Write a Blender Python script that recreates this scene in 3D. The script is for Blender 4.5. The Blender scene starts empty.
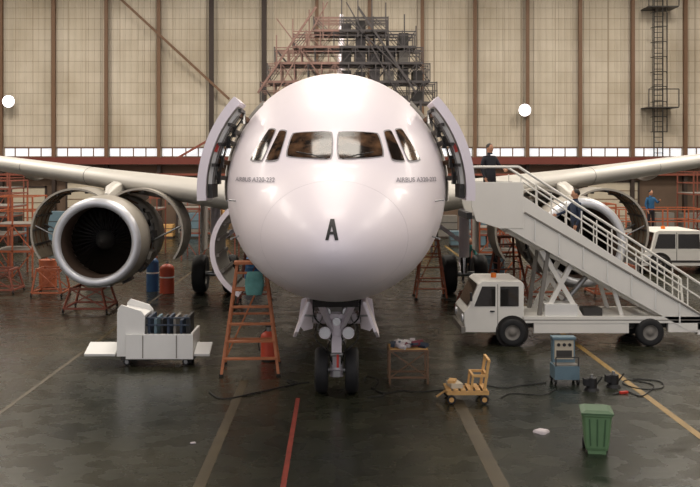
import bpy, math, random
import numpy as np
from mathutils import Vector, Matrix
random.seed(7)
scene = bpy.context.scene
scene.view_settings.view_transform = 'Standard'
scene.view_settings.look = 'None'
scene.view_settings.exposure = 0.0

# ------------------------------------------------------------------ materials
def lin(c):
    c = c/255.0
    return c/12.92 if c <= 0.04045 else ((c+0.055)/1.055)**2.4
def col(rgb): return (lin(rgb[0]), lin(rgb[1]), lin(rgb[2]), 1.0)
MATS = {}
def mat(name, rgb, rough=0.5, metal=0.0, var=0.12, scale=6.0, bump=0.0, emit=None, estr=0.0, coat=0.0):
    if name in MATS: return MATS[name]
    m = bpy.data.materials.new(name); m.use_nodes = True
    nt = m.node_tree; b = nt.nodes['Principled BSDF']
    b.inputs['Roughness'].default_value = rough
    b.inputs['Metallic'].default_value = metal
    b.inputs['Coat Weight'].default_value = coat
    tc = nt.nodes.new('ShaderNodeTexCoord')
    nz = nt.nodes.new('ShaderNodeTexNoise'); nz.inputs['Scale'].default_value = scale
    nz.inputs['Detail'].default_value = 5
    nt.links.new(tc.outputs['Object'], nz.inputs['Vector'])
    mx = nt.nodes.new('ShaderNodeMix'); mx.data_type = 'RGBA'
    c = col(rgb)
    mx.inputs['A'].default_value = tuple(max(0, x*(1-var)) for x in c[:3])+(1,)
    mx.inputs['B'].default_value = tuple(min(1, x*(1+var)) for x in c[:3])+(1,)
    nt.links.new(nz.outputs['Fac'], mx.inputs['Factor'])
    nt.links.new(mx.outputs['Result'], b.inputs['Base Color'])
    if bump > 0:
        bp = nt.nodes.new('ShaderNodeBump'); bp.inputs['Strength'].default_value = bump
        bp.inputs['Distance'].default_value = 0.02
        nt.links.new(nz.outputs['Fac'], bp.inputs['Height'])
        nt.links.new(bp.outputs['Normal'], b.inputs['Normal'])
    if emit:
        b.inputs['Emission Color'].default_value = col(emit)
        b.inputs['Emission Strength'].default_value = estr
    MATS[name] = m
    return m

WHITE = mat('aircraft_white_paint', (234,226,233), 0.42, 0, 0.03, 1.2, coat=0.08)
WINGG = mat('wing_grey_paint', (196,193,186), 0.4, 0, 0.06, 1.0)
COWLG = mat('cowl_grey_paint', (160,154,144), 0.4, 0, 0.12, 2.0)
PANEL = mat('white_panel', (222,222,220), 0.45, 0, 0.06, 3)
TRUCKW = mat('truck_white', (224,222,216), 0.4, 0, 0.07, 2)
GLASSD = mat('dark_glass', (34,28,24), 0.08, 0, 0.4, 2.5, coat=0.4)
SEAL = mat('window_seal', (150,146,150), 0.5)
BLACK = mat('black_paint', (22,22,24), 0.5)
RUBBER = mat('rubber', (24,24,26), 0.7, 0, 0.2, 12, bump=0.2)
DARK = mat('recess_shade', (26,22,20), 0.8)  # near-black colour standing in for the shade inside openings and recesses
STEEL = mat('steel', (150,150,150), 0.35, 0.8, 0.1)
CHROME = mat('chrome', (215,215,215), 0.15, 1.0, 0.03)
LIP = mat('inlet_lip_metal', (206,208,214), 0.38, 0.5, 0.05)
TITAN = mat('fan_titanium', (60,52,46), 0.35, 0.7, 0.1)
DUCT = mat('inlet_liner', (70,55,46), 0.6, 0, 0.15)
CORE = mat('engine_core_metal', (74,64,56), 0.4, 0.4, 0.5, 10)
COWLI = mat('cowl_inner_lining', (138,126,108), 0.6, 0, 0.25, 5)
GREENP = mat('door_lining', (150,148,138), 0.6, 0, 0.2)
ORANGE = mat('orange_paint', (172,92,58), 0.5, 0, 0.2, 5)
REDD = mat('dock_red_paint', (134,74,58), 0.6, 0, 0.2, 3)
REDB = mat('bright_red_paint', (190,50,38), 0.4, 0, 0.1)
WOOD = mat('yellow_wood', (204,160,100), 0.6, 0, 0.2, 9)
BLUE = mat('blue_paint', (40,86,132), 0.45, 0, 0.15)
BLUEG = mat('bluegrey_paint', (96,120,132), 0.45, 0, 0.15)
GREEN = mat('bin_green_plastic', (98,130,92), 0.5, 0, 0.12)
GREEND = mat('bin_green_dark', (62,92,62), 0.5, 0, 0.12)
GREYD = mat('dark_grey_steel', (60,58,56), 0.5, 0.3, 0.15)
GREYM = mat('mid_grey', (124,120,114), 0.5, 0.1, 0.15)
CLOTH = mat('grey_cloth', (188,180,184), 0.9, 0, 0.2, 14, bump=0.4)
CLOTHR = mat('maroon_cloth', (112,48,60), 0.9, 0, 0.2)
LAMPW = mat('lamp_glass', (255,255,255), 0.3, emit=(255,246,248), estr=5)
TAXI = mat('landing_light_lens', (235,236,240), 0.12, 0.4, 0.05)
AMBER = mat('amber_lens', (230,120,30), 0.3)
CREAM = mat('cream_panel', (190,180,160), 0.6, 0, 0.1)
NAVY = mat('navy_panel', (38,52,72), 0.5, 0, 0.2)
def cockpit_mat():
    m=bpy.data.materials.new('cockpit_glass'); m.use_nodes=True; nt=m.node_tree; b=nt.nodes['Principled BSDF']
    b.inputs['Roughness'].default_value=0.1; b.inputs['Coat Weight'].default_value=0.0; b.inputs['Specular IOR Level'].default_value=0.35
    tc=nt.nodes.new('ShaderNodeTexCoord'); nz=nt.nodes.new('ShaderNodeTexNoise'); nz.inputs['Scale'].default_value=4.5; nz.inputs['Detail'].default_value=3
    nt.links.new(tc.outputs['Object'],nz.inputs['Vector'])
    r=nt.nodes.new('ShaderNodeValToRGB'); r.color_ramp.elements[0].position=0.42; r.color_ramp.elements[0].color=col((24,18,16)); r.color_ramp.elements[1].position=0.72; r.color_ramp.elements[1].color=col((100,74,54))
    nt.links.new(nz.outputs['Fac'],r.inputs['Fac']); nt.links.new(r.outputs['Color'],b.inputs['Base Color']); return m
GLASSC = cockpit_mat()

# ------------------------------------------------------------------ mesh builder
class MB:
    def __init__(s): s.v=[]; s.f=[]; s.mi=[]; s.sm=[]; s.mats=[]
    def _m(s, m):
        if m not in s.mats: s.mats.append(m)
        return s.mats.index(m)
    def add(s, vs, fs, m, smooth=False):
        o=len(s.v); s.v += [tuple(p) for p in vs]; k=s._m(m)
        for f in fs: s.f.append(tuple(i+o for i in f)); s.mi.append(k); s.sm.append(smooth)
    def box(s, c, d, m, rz=0, rx=0, ry=0):
        R = Matrix.Rotation(rz,3,'Z')@Matrix.Rotation(ry,3,'Y')@Matrix.Rotation(rx,3,'X')
        vs=[Vector(c)+R@Vector((x*d[0]/2,y*d[1]/2,z*d[2]/2)) for x in(-1,1) for y in(-1,1) for z in(-1,1)]
        s.add(vs,[(0,1,3,2),(4,6,7,5),(0,4,5,1),(2,3,7,6),(0,2,6,4),(1,5,7,3)],m)
    def bb(s, x0,x1,y0,y1,z0,z1,m): s.box(((x0+x1)/2,(y0+y1)/2,(z0+z1)/2),(abs(x1-x0),abs(y1-y0),abs(z1-z0)),m)
    def frame(s,p1,p2):
        d=(Vector(p2)-Vector(p1)).normalized()
        up=Vector((0,0,1)) if abs(d.z)<0.95 else Vector((0,1,0))
        a=d.cross(up).normalized(); b=a.cross(d).normalized()
        return d,a,b
    def beam(s,p1,p2,w,h,m):
        d,a,b=s.frame(p1,p2); p1=Vector(p1);p2=Vector(p2)
        vs=[]
        for p in(p1,p2):
            for x,y in((-1,-1),(1,-1),(1,1),(-1,1)): vs.append(p+a*(x*w/2)+b*(y*h/2))
        s.add(vs,[(0,1,2,3),(7,6,5,4),(0,4,5,1),(1,5,6,2),(2,6,7,3),(3,7,4,0)],m)
    def cyl(s,p1,p2,r,m,r2=None,seg=12,caps=True):
        if r2 is None:r2=r
        d,a,b=s.frame(p1,p2);p1=Vector(p1);p2=Vector(p2);vs=[]
        for p,rr in((p1,r),(p2,r2)):
            for i in range(seg):
                t=2*math.pi*i/seg; vs.append(p+a*(rr*math.cos(t))+b*(rr*math.sin(t)))
        s.add(vs,[(i,(i+1)%seg,seg+(i+1)%seg,seg+i) for i in range(seg)],m,True)
        if caps:
            s.add(vs[:seg],[tuple(range(seg))],m); s.add(vs[seg:],[tuple(reversed(range(seg)))],m)
    def tube(s,pts,r,m,seg=6):
        for i in range(len(pts)-1): s.cyl(pts[i],pts[i+1],r,m,seg=seg,caps=(i in(0,len(pts)-2)))
    def curve(s,pts,r,m,seg=6,n=8,closed=False):
        P=[Vector(p) for p in pts]; out=[]
        for i in range(len(P)-1):
            p0=P[max(i-1,0)];p1=P[i];p2=P[i+1];p3=P[min(i+2,len(P)-1)]
            for k in range(n):
                t=k/n
                out.append(0.5*((2*p1)+(p2-p0)*t+(2*p0-5*p1+4*p2-p3)*t*t+(3*p1-p0-3*p2+p3)*t**3))
        out.append(P[-1]); s.tube(out,r,m,seg)
    def loft(s,rings,m,smooth=True,cap=True,closed=True):
        n=len(rings[0]);vs=[p for r in rings for p in r];fs=[]
        for i in range(len(rings)-1):
            for j in range(n if closed else n-1):
                k=(j+1)%n; fs.append((i*n+j,i*n+k,(i+1)*n+k,(i+1)*n+j))
        s.add(vs,fs,m,smooth)
        if cap and closed:
            s.add(rings[0],[tuple(range(n))],m); s.add(rings[-1],[tuple(reversed(range(n)))],m)
    def revolveY(s,c,prof,m,seg=48,a0=0,a1=2*math.pi):
        full=abs(a1-a0-2*math.pi)<1e-6; n=seg if full else seg+1; rings=[]
        for r,t in prof:
            rings.append([(c[0]+r*math.cos(a0+(a1-a0)*i/seg),c[1]+t,c[2]+r*math.sin(a0+(a1-a0)*i/seg)) for i in range(n)])
        s.loft(rings,m,True,False,full)
    def ell(s,c,r,m,seg=14,rg=8):
        vs=[];fs=[]
        for i in range(rg+1):
            ph=math.pi*i/rg
            for j in range(seg):
                t=2*math.pi*j/seg
                vs.append((c[0]+r[0]*math.sin(ph)*math.cos(t),c[1]+r[1]*math.sin(ph)*math.sin(t),c[2]+r[2]*math.cos(ph)))
        for i in range(rg):
            for j in range(seg):
                k=(j+1)%seg; fs.append((i*seg+j,(i+1)*seg+j,(i+1)*seg+k,i*seg+k))
        s.add(vs,fs,m,True)
    def exY(s,pts,y0,y1,m):
        n=len(pts); vs=[(x,y0,z) for x,z in pts]+[(x,y1,z) for x,z in pts]
        s.add(vs,[tuple(range(n)),tuple(reversed(range(n,2*n)))]+[(i,n+i,n+(i+1)%n,(i+1)%n) for i in range(n)],m)
    def wheel(s,c,r,w,axis,mt,mh,seg=24):
        c=Vector(c); ax=Vector(axis).normalized()
        d,a,b=s.frame(c,c+ax)
        prof=[(r*0.55,-w/2*0.8),(r*0.85,-w/2),(r*0.96,-w/2*0.8),(r,-w/2*0.4),(r,w/2*0.4),(r*0.96,w/2*0.8),(r*0.85,w/2),(r*0.55,w/2*0.8)]
        rings=[[c+ax*t+a*(rr*math.cos(2*math.pi*i/seg))+b*(rr*math.sin(2*math.pi*i/seg)) for i in range(seg)] for rr,t in prof]
        s.loft(rings,mt,True,False)
        prof=[(0.001,-w*0.3),(r*0.2,-w*0.34),(r*0.24,-w*0.2),(r*0.5,-w*0.22),(r*0.56,-w*0.4),(r*0.56,w*0.4),(r*0.5,w*0.22),(r*0.24,w*0.2),(r*0.2,w*0.34),(0.001,w*0.3)]
        rings=[[c+ax*t+a*(rr*math.cos(2*math.pi*i/seg))+b*(rr*math.sin(2*math.pi*i/seg)) for i in range(seg)] for rr,t in prof]
        s.loft(rings,mh,True,False)
    def build(s,name,parent=None,bevel=0.0,loc=None,rz=0):
        me=bpy.data.meshes.new(name); me.from_pydata(s.v,[],s.f)
        for m in s.mats: me.materials.append(m)
        me.polygons.foreach_set('material_index',s.mi); me.polygons.foreach_set('use_smooth',s.sm)
        me.validate(); me.update()
        import bmesh as bmm
        bm=bmm.new(); bm.from_mesh(me); bmm.ops.recalc_face_normals(bm,faces=bm.faces); bm.to_mesh(me); bm.free()
        o=bpy.data.objects.new(name,me); scene.collection.objects.link(o)
        if parent: o.parent=parent
        if loc: o.location=loc
        o.rotation_euler[2]=rz
        if bevel>0:
            md=o.modifiers.new('bevel','BEVEL'); md.width=bevel; md.segments=2; md.limit_method='ANGLE'; md.angle_limit=0.7
        return o
def empty(name,loc=(0,0,0),rz=0):
    e=bpy.data.objects.new(name,None); scene.collection.objects.link(e); e.location=loc; e.rotation_euler[2]=rz; return e

# ------------------------------------------------------------------ camera
CAMH=3.91
cd=bpy.data.cameras.new('camera'); cam=bpy.data.objects.new('camera',cd); scene.collection.objects.link(cam)
cam.location=(0,0,CAMH); cam.rotation_euler=(math.radians(90),0,0)
cd.sensor_width=36; cd.lens=36*948/700.0; cd.shift_x=13/700.0; cd.shift_y=-78.5/700.0
cd.clip_end=300; scene.camera=cam

# ------------------------------------------------------------------ hangar shell
WY=55.0; HX=27.0; HZ=18.0
def floor_mat():
    m=bpy.data.materials.new('hangar_floor'); m.use_nodes=True; nt=m.node_tree; b=nt.nodes['Principled BSDF']
    b.inputs['Specular IOR Level'].default_value=0.4
    tc=nt.nodes.new('ShaderNodeTexCoord')
    n1=nt.nodes.new('ShaderNodeTexNoise'); n1.inputs['Scale'].default_value=0.22; n1.inputs['Detail'].default_value=8; n1.inputs['Roughness'].default_value=0.6
    n2=nt.nodes.new('ShaderNodeTexNoise'); n2.inputs['Scale'].default_value=2.2; n2.inputs['Detail'].default_value=8
    for n in(n1,n2): nt.links.new(tc.outputs['Object'],n.inputs['Vector'])
    r=nt.nodes.new('ShaderNodeValToRGB')
    r.color_ramp.elements[0].position=0.38; r.color_ramp.elements[0].color=col((20,27,20))
    r.color_ramp.elements[1].position=0.68; r.color_ramp.elements[1].color=col((64,62,48))
    nt.links.new(n1.outputs['Fac'],r.inputs['Fac'])
    mx=nt.nodes.new('ShaderNodeMix'); mx.data_type='RGBA'; mx.blend_type='MULTIPLY'; mx.inputs['Factor'].default_value=0.7
    r2=nt.nodes.new('ShaderNodeValToRGB'); r2.color_ramp.elements[0].position=0.3; r2.color_ramp.elements[0].color=(0.4,0.4,0.4,1)
    r2.color_ramp.elements[1].position=0.65
    nt.links.new(n2.outputs['Fac'],r2.inputs['Fac'])
    nt.links.new(r.outputs['Color'],mx.inputs['A']); nt.links.new(r2.outputs['Color'],mx.inputs['B'])
    br=nt.nodes.new('ShaderNodeTexBrick'); br.offset=0.0; br.inputs['Scale'].default_value=1.0
    br.inputs['Brick Width'].default_value=6.0; br.inputs['Row Height'].default_value=6.0; br.inputs['Mortar Size'].default_value=0.02
    br.inputs['Color1'].default_value=(1,1,1,1); br.inputs['Color2'].default_value=(0.8,0.84,0.8,1); br.inputs['Mortar'].default_value=(0.35,0.35,0.35,1)
    nt.links.new(tc.outputs['Object'],br.inputs['Vector'])
    m2=nt.nodes.new('ShaderNodeMix'); m2.data_type='RGBA'; m2.blend_type='MULTIPLY'; m2.inputs['Factor'].default_value=0.7
    nt.links.new(mx.outputs['Result'],m2.inputs['A']); nt.links.new(br.outputs['Color'],m2.inputs['B'])
    nt.links.new(m2.outputs['Result'],b.inputs['Base Color'])
    rr=nt.nodes.new('ShaderNodeMapRange'); rr.inputs['To Min'].default_value=0.12; rr.inputs['To Max'].default_value=0.42
    nt.links.new(n2.outputs['Fac'],rr.inputs['Value']); nt.links.new(rr.outputs['Result'],b.inputs['Roughness'])
    bp=nt.nodes.new('ShaderNodeBump'); bp.inputs['Strength'].default_value=0.08; bp.inputs['Distance'].default_value=0.02
    nt.links.new(n2.outputs['Fac'],bp.inputs['Height']); nt.links.new(bp.outputs['Normal'],b.inputs['Normal'])
    return m
def wall_mat():
    m=bpy.data.materials.new('wall_cladding'); m.use_nodes=True; nt=m.node_tree; b=nt.nodes['Principled BSDF']
    b.inputs['Roughness'].default_value=0.75
    tc=nt.nodes.new('ShaderNodeTexCoord'); sp=nt.nodes.new('ShaderNodeSeparateXYZ'); cb=nt.nodes.new('ShaderNodeCombineXYZ')
    nt.links.new(tc.outputs['Object'],sp.inputs[0])
    ad=nt.nodes.new('ShaderNodeMath'); ad.operation='ADD'
    nt.links.new(sp.outputs['X'],ad.inputs[0]); nt.links.new(sp.outputs['Y'],ad.inputs[1])
    nt.links.new(ad.outputs[0],cb.inputs['X']); nt.links.new(sp.outputs['Z'],cb.inputs['Y'])
    br=nt.nodes.new('ShaderNodeTexBrick'); br.offset=0.0; br.inputs['Scale'].default_value=1.0
    br.inputs['Brick Width'].default_value=1.01; br.inputs['Row Height'].default_value=0.62; br.inputs['Mortar Size'].default_value=0.018
    br.inputs['Color1'].default_value=col((212,203,187)); br.inputs['Color2'].default_value=col((203,194,177)); br.inputs['Mortar'].default_value=col((174,162,144))
    nt.links.new(cb.outputs[0],br.inputs['Vector'])
    nz=nt.nodes.new('ShaderNodeTexNoise'); nz.inputs['Scale'].default_value=0.35; nz.inputs['Detail'].default_value=6
    nt.links.new(tc.outputs['Object'],nz.inputs['Vector'])
    r=nt.nodes.new('ShaderNodeValToRGB'); r.color_ramp.elements[0].position=0.3; r.color_ramp.elements[0].color=(0.74,0.71,0.66,1); r.color_ramp.elements[1].position=0.7
    nt.links.new(nz.outputs['Fac'],r.inputs['Fac'])
    mx=nt.nodes.new('ShaderNodeMix'); mx.data_type='RGBA'; mx.blend_type='MULTIPLY'; mx.inputs['Factor'].default_value=1
    nt.links.new(br.outputs['Color'],mx.inputs['A']); nt.links.new(r.outputs['Color'],mx.inputs['B'])
    nt.links.new(mx.outputs['Result'],b.inputs['Base Color'])
    return m
FLOOR=floor_mat(); WALL=wall_mat()
COLM=mat('column_brown',(112,84,62),0.6,0,0.15,1); COLD=mat('column_dark',(52,40,34),0.6,0,0.15,1)
LOWW=mat('lower_wall_dark',(98,80,66),0.8,0,0.4,0.5)
b=MB(); b.bb(-HX,HX,-14,WY+0.3,-0.3,0,FLOOR); b.build('floor')
def sheet(b,x0,x1,y,z0,z1,m,n):   # ribbed cladding sheet
    vs=[];fs=[]
    xs=[]; w=(x1-x0)/n
    for i in range(n):
        xs+= [(x0+w*i,0),(x0+w*(i+0.62),0),(x0+w*(i+0.7),-0.05),(x0+w*(i+0.92),-0.05)]
    xs.append((x1,0))
    for x,dy in xs: vs+=[(x,y+dy,z0),(x,y+dy,z1)]
    for i in range(len(xs)-1): fs.append((2*i,2*i+2,2*i+3,2*i+1))
    b.add(vs,fs,m)
b=MB(); sheet(b,-HX,HX,WY,4.95,HZ,WALL,150); b.bb(-HX,HX,WY+0.02,WY+0.3,0,HZ,WALL)
b.bb(-HX,HX,WY-0.05,WY+0.02,0,3.9,LOWW); b.build('wall_back')
b=MB(); b.bb(-HX-0.3,-HX,-2,WY,0,HZ,WALL); b.build('wall_left')
b=MB(); b.bb(HX,HX+0.3,-2,WY,0,HZ,WALL); b.build('wall_right')
CEIL=mat('ceiling_grey',(150,146,138),0.8)
b=MB(); b.bb(-HX,HX,-2,WY,HZ,HZ+0.3,CEIL); b.build('ceiling')
# roof trusses
b=MB()
for y in range(2,55,9):
    b.beam((-HX,y,HZ-0.2),(HX,y,HZ-0.2),0.2,0.2,GREYM); b.beam((-HX,y,HZ-1.6),(HX,y,HZ-1.6),0.2,0.2,GREYM)
    for i in range(18):
        x=-HX+i*3; b.beam((x,y,HZ-0.2),(x+1.5,y,HZ-1.6),0.1,0.1,GREYM); b.beam((x+1.5,y,HZ-1.6),(x+3,y,HZ-0.2),0.1,0.1,GREYM)
b.build('roof_truss')
# columns
b=MB()
for k in range(-2,16):
    x=-19.37+3.035*k
    if abs(x)>HX-0.2: continue
    dk = k in (4,5)
    w=0.28 if dk else 0.2
    mm=COLD if dk else COLM
    b.bb(x-w/2,x+w/2,WY-0.45,WY-0.38,3.9,HZ,mm); b.bb(x-0.04,x+0.04,WY-0.38,WY-0.05,3.9,HZ,mm)
    b.bb(x-w/2,x+w/2,WY-0.4,WY-0.1,0,3.9,COLD)
b.build('trim_1')
b=MB()
b.bb(-HX,HX,WY-0.7,WY-0.1,3.95,4.35,mat('beam_red_brown',(112,52,42),0.6,0,0.2,1))
b.bb(-HX,HX,WY-0.55,WY-0.05,3.3,3.42,REDD)
b.beam((-12.6,WY-0.5,13.6),(-6.2,WY-0.5,7.7),0.1,0.14,COLM)
b.beam((-13.2,WY-0.5,14.2),(-12.6,WY-0.5,13.6),0.1,0.14,COLM)
b.beam((-9.2,WY-0.5,4.3),(-6.4,WY-0.5,5.9),0.1,0.12,REDD)
b.build('trim_2')
WINM=mat('window_daylight',(235,240,245),0.3,emit=(225,232,240),estr=0.6)
n=1
for k in range(-2,15):
    x=-19.37+3.035*k
    if x<-HX+0.2 or x+3.03>HX: continue
    b=MB(); b.bb(x+0.14,x+2.9,WY-0.06,WY-0.02,4.42,4.88,WINM)
    b.bb(x+0.1,x+2.94,WY-0.1,WY-0.05,4.36,4.42,COLM); b.bb(x+0.1,x+2.94,WY-0.1,WY-0.05,4.88,4.95,COLM)
    for q in (0.7,1.48,2.2): b.bb(x+q,x+q+0.06,WY-0.1,WY-0.05,4.42,4.88,COLM)
    b.build('window_%d'%n); n+=1
for i,(x0,x1,z,m) in enumerate([(-18.8,-16.9,2.6,CREAM),(-15.6,-12.9,2.9,CREAM),(-9.2,-7.0,2.4,GREYM),(7.6,10.2,2.8,CREAM),(11.0,12.9,2.4,GREYM),(14.5,17.4,2.9,CREAM)]):
    b=MB(); b.bb(x0,x1,WY-0.13,WY-0.06,0,z,m)
    for j in range(1,6): b.bb(x0,x1,WY-0.15,WY-0.12,z*j/6-0.02,z*j/6+0.02,COLM)
    b.bb(x0-0.1,x0,WY-0.18,WY-0.06,0,z+0.1,COLD); b.bb(x1,x1+0.1,WY-0.18,WY-0.06,0,z+0.1,COLD); b.bb(x0-0.1,x1+0.1,WY-0.18,WY-0.06,z,z+0.1,COLD)
    b.build('door_%d'%(i+1))
# caged wall ladder
b=MB()
for x in(18.15,18.65): b.bb(x-0.03,x+0.03,WY-0.75,WY-0.69,4.4,16,GREYD)
for i in range(38): b.cyl((18.15,WY-0.72,4.6+i*0.3),(18.65,WY-0.72,4.6+i*0.3),0.022,GREYD,seg=6)
for i in range(12):
    z=5.8+i*0.85
    pts=[(18.4+0.45*math.cos(t),WY-0.75-0.7*math.sin(t),z) for t in [math.pi*j/8 for j in range(9)]]
    b.tube(pts,0.025,GREYD,5)
for t in (0.3,0.9,1.57,2.2,2.8):
    b.cyl((18.4+0.45*math.cos(t),WY-0.75-0.7*math.sin(t),5.8),(18.4+0.45*math.cos(t),WY-0.75-0.7*math.sin(t),15.2),0.02,GREYD,seg=5)
for z in (7.2,12.9):
    b.bb(17.6,19.3,WY-1.5,WY-0.05,z-0.06,z,GREYD)
    for x in (17.6,19.3): b.cyl((x,WY-1.5,z),(x,WY-1.5,z+1.0),0.03,GREYD,seg=5)
    b.cyl((17.6,WY-1.5,z+1.0),(19.3,WY-1.5,z+1.0),0.03,GREYD,seg=5)
b.build('caged_ladder')
for x,z in ((-18.8,7.55),(10.75,7.05)):
    b=MB(); b.cyl((x,WY-0.75,z),(x,WY-0.45,z),0.36,GREYM,r2=0.24,seg=24); b.ell((x,WY-0.76,z),(0.34,0.12,0.34),LAMPW,24,12)
    b.bb(x-0.06,x+0.06,WY-0.5,WY-0.02,z-0.06,z+0.06,GREYD); b.build('wall_floodlight')
# floor markings
RL=mat('red_floor_line',(128,50,38),0.5,0,0.6,5); YL=mat('yellow_floor_line',(136,110,60),0.55,0,0.5,3); TL=mat('tan_floor_line',(70,60,40),0.5,0,0.6,2)
b=MB(); b.bb(-0.69,-0.62,2,15.9,0,0.004,RL); b.build('floor_line_red')
b=MB(); b.bb(1.9,2.1,2,16.8,0,0.004,TL); b.bb(-1.75,-1.6,2,17.2,0,0.004,TL); b.bb(5.17,5.29,2,46,0,0.004,YL); b.bb(-5.35,-5.27,2,46,0,0.004,TL); b.build('floor_line_yellow')

# ------------------------------------------------------------------ aircraft
AC=empty('airliner'); ang=-0.007
AC.rotation_euler[2]=ang; AC.location=(17*math.sin(ang),17*(1-math.cos(ang)),0)
NY=11.2; FZ=3.5
ST=[(0.0,-0.60,-0.60,0.0),(0.05,-0.44,-0.76,0.19),(0.15,-0.30,-0.87,0.34),(0.35,-0.14,-1.01,0.54),(0.7,0.06,-1.17,0.78),(1.1,0.26,-1.29,1.0),
(1.6,0.47,-1.40,1.21),(2.0,0.78,-1.47,1.35),(2.5,1.16,-1.56,1.48),(3.0,1.43,-1.64,1.60),(3.7,1.69,-1.74,1.71),(4.5,1.89,-1.86,1.81),(5.3,2.00,-1.96,1.89),(6.2,2.06,-2.04,1.95),
(7.5,2.07,-2.07,1.975),(22,2.07,-2.07,1.975),(24,2.07,-2.0,1.96),(28,2.05,-1.4,1.75),(32,1.97,-0.45,1.28),(36,1.72,0.55,0.6),(37.5,1.5,1.05,0.22)]
SS=np.array([s[0] for s in ST])
def pch(x,y):
    h=np.diff(x); d=np.diff(y)/h; m=np.zeros(len(x))
    for i in range(1,len(x)-1):
        if d[i-1]*d[i]>0:
            w1=2*h[i]+h[i-1]; w2=h[i]+2*h[i-1]; m[i]=(w1+w2)/(w1/d[i-1]+w2/d[i])
    m[0]=d[0];m[-1]=d[-1]
    def f(q):
        i=int(min(max(np.searchsorted(x,q)-1,0),len(x)-2)); t=(q-x[i])/h[i]
        return (2*t**3-3*t**2+1)*y[i]+(t**3-2*t**2+t)*h[i]*m[i]+(-2*t**3+3*t**2)*y[i+1]+(t**3-t**2)*h[i]*m[i+1]
    return f
U=np.sqrt(SS)
fT=pch(U,np.array([s[1] for s in ST])); fB=pch(U,np.array([s[2] for s in ST])); fW=pch(U,np.array([s[3] for s in ST]))
def sec(s):
    u=math.sqrt(max(s,0)); t=fT(u); bo=fB(u); return (t+bo)/2,(t-bo)/2,fW(u)
def srf(s,th,off=0.0):
    zc,hh,w=sec(s); return (( w+off)*math.cos(th),NY+s,FZ+zc+(hh+off)*math.sin(th))
def s_at(x,z):
    lo,hi=0.0005,7.4
    for _ in range(40):
        mid=(lo+hi)/2; zc,hh,w=sec(mid)
        if (x/w)**2+((z-zc)/hh)**2>1: lo=mid
        else: hi=mid
    return hi
def onsurf(x,z,off):
    s=s_at(x,z); e=0.01
    p=Vector((x,NY+s,FZ+z)); px=Vector((x+e,NY+s_at(x+e,z),FZ+z)); pz=Vector((x,NY+s_at(x,z+e),FZ+z+e))
    nrm=(pz-p).cross(px-p).normalized()
    if nrm.y>0: nrm=-nrm
    return p+nrm*off
b=MB(); rings=[]
ss=[0.0004]+[6.4*(i/60)**2 for i in range(2,61)]+[7,8,10,14,18,22]+[22+15.5*i/16 for i in range(1,17)]
for s in ss: rings.append([srf(s,2*math.pi*j/96) for j in range(96)])
b.loft(rings,WHITE); b.build('fuselage',AC)
# belly fairing
b=MB(); rings=[]
for i in range(21):
    t=i/20; k=math.sin(math.pi*t)**0.6 if 0<t<1 else 0.02
    rings.append([((1.2+1.15*k)*math.cos(a),22+10*t,FZ-1.1+(0.5+0.95*k)*math.sin(a)) for a in [2*math.pi*j/32 for j in range(32)]])
b.loft(rings,WINGG); b.build('belly_fairing',AC)
def patch(b,c,m,off,n=8,grow=0.0,rnd=0.07):
    c=[Vector((p[0],p[1])) for p in c]; ce=sum(c,Vector((0,0)))/4
    c=[p+(p-ce).normalized()*grow for p in c]; vs=[];fs=[]
    for i in range(n+1):
        for j in range(n+1):
            u=i/n;v=j/n
            uu=(u-0.5)*2; vv=(v-0.5)*2
            k=1-rnd*(uu*uu*vv*vv)**1.5
            u=0.5+uu*k/2; v=0.5+vv*k/2
            q=c[0]*(1-u)*(1-v)+c[1]*u*(1-v)+c[2]*u*v+c[3]*(1-u)*v
            vs.append(onsurf(q.x,q.y,off))
    for i in range(n):
        for j in range(n): fs.append((i*(n+1)+j,(i+1)*(n+1)+j,(i+1)*(n+1)+j+1,i*(n+1)+j+1))
    b.add(vs,fs,m,True)
b=MB()
W1=[(0.045,0.48),(0.675,0.52),(0.60,0.86),(0.045,0.875)]
W2=[(0.78,0.48),(0.975,0.46),(0.80,0.90),(0.69,0.885)]
W3=[(1.02,0.46),(1.22,0.48),(0.97,0.93),(0.86,0.915)]
for sg in(-1,1):
    for w in(W1,W2,W3):
        c=[(sg*x,z) for x,z in w]
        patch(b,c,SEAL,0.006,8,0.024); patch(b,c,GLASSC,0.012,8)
b.build('cockpit_windows',AC)
b=MB()
for sg in(-1,1): b.tube([onsurf(sg*x,z,0.04) for x,z in((0.1,0.46),(0.3,0.52),(0.52,0.56))],0.008,BLACK,5)
b.build('wipers',AC)
def marking(txt,size,cx,cz,m,name,slant=0):
    cu=bpy.data.curves.new(name,'FONT'); cu.body=txt; cu.size=size; cu.align_x='CENTER'; cu.align_y='CENTER'; cu.offset=size*0.02
    o=bpy.data.objects.new(name+'_tmp',cu); scene.collection.objects.link(o)
    me=bpy.data.meshes.new_from_object(o.evaluated_get(bpy.context.evaluated_depsgraph_get()))
    b=MB(); vs=[onsurf(v.co.x+cx,v.co.y+cz,0.012) for v in me.vertices]
    b.add(vs,[tuple(p.vertices) for p in me.polygons],m); bpy.data.objects.remove(o)
    b.build(name,AC)
bpy.context.view_layer.update()
b=MB(); ax,az=-0.02,-0.365
A_=lambda pts:patch(b,[(ax+x*0.9,az+z*0.92) for x,z in pts],BLACK,0.010,6,0,0)
A_([(-0.085,-0.13),(-0.045,-0.13),(0.018,0.13),(-0.022,0.13)]); A_([(0.038,-0.13),(0.085,-0.13),(0.03,0.13),(-0.022,0.13)]); A_([(-0.055,-0.06),(0.055,-0.06),(0.05,-0.025),(-0.05,-0.025)])
b.build('nose_letter',AC)
GT=mat('grey_lettering',(140,136,146),0.5)
marking('AIRBUS A320-232',0.085,-1.12,0.20,GT,'type_marking_right'); marking('AIRBUS A320-232',0.085,1.14,0.20,GT,'type_marking_left')
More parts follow.
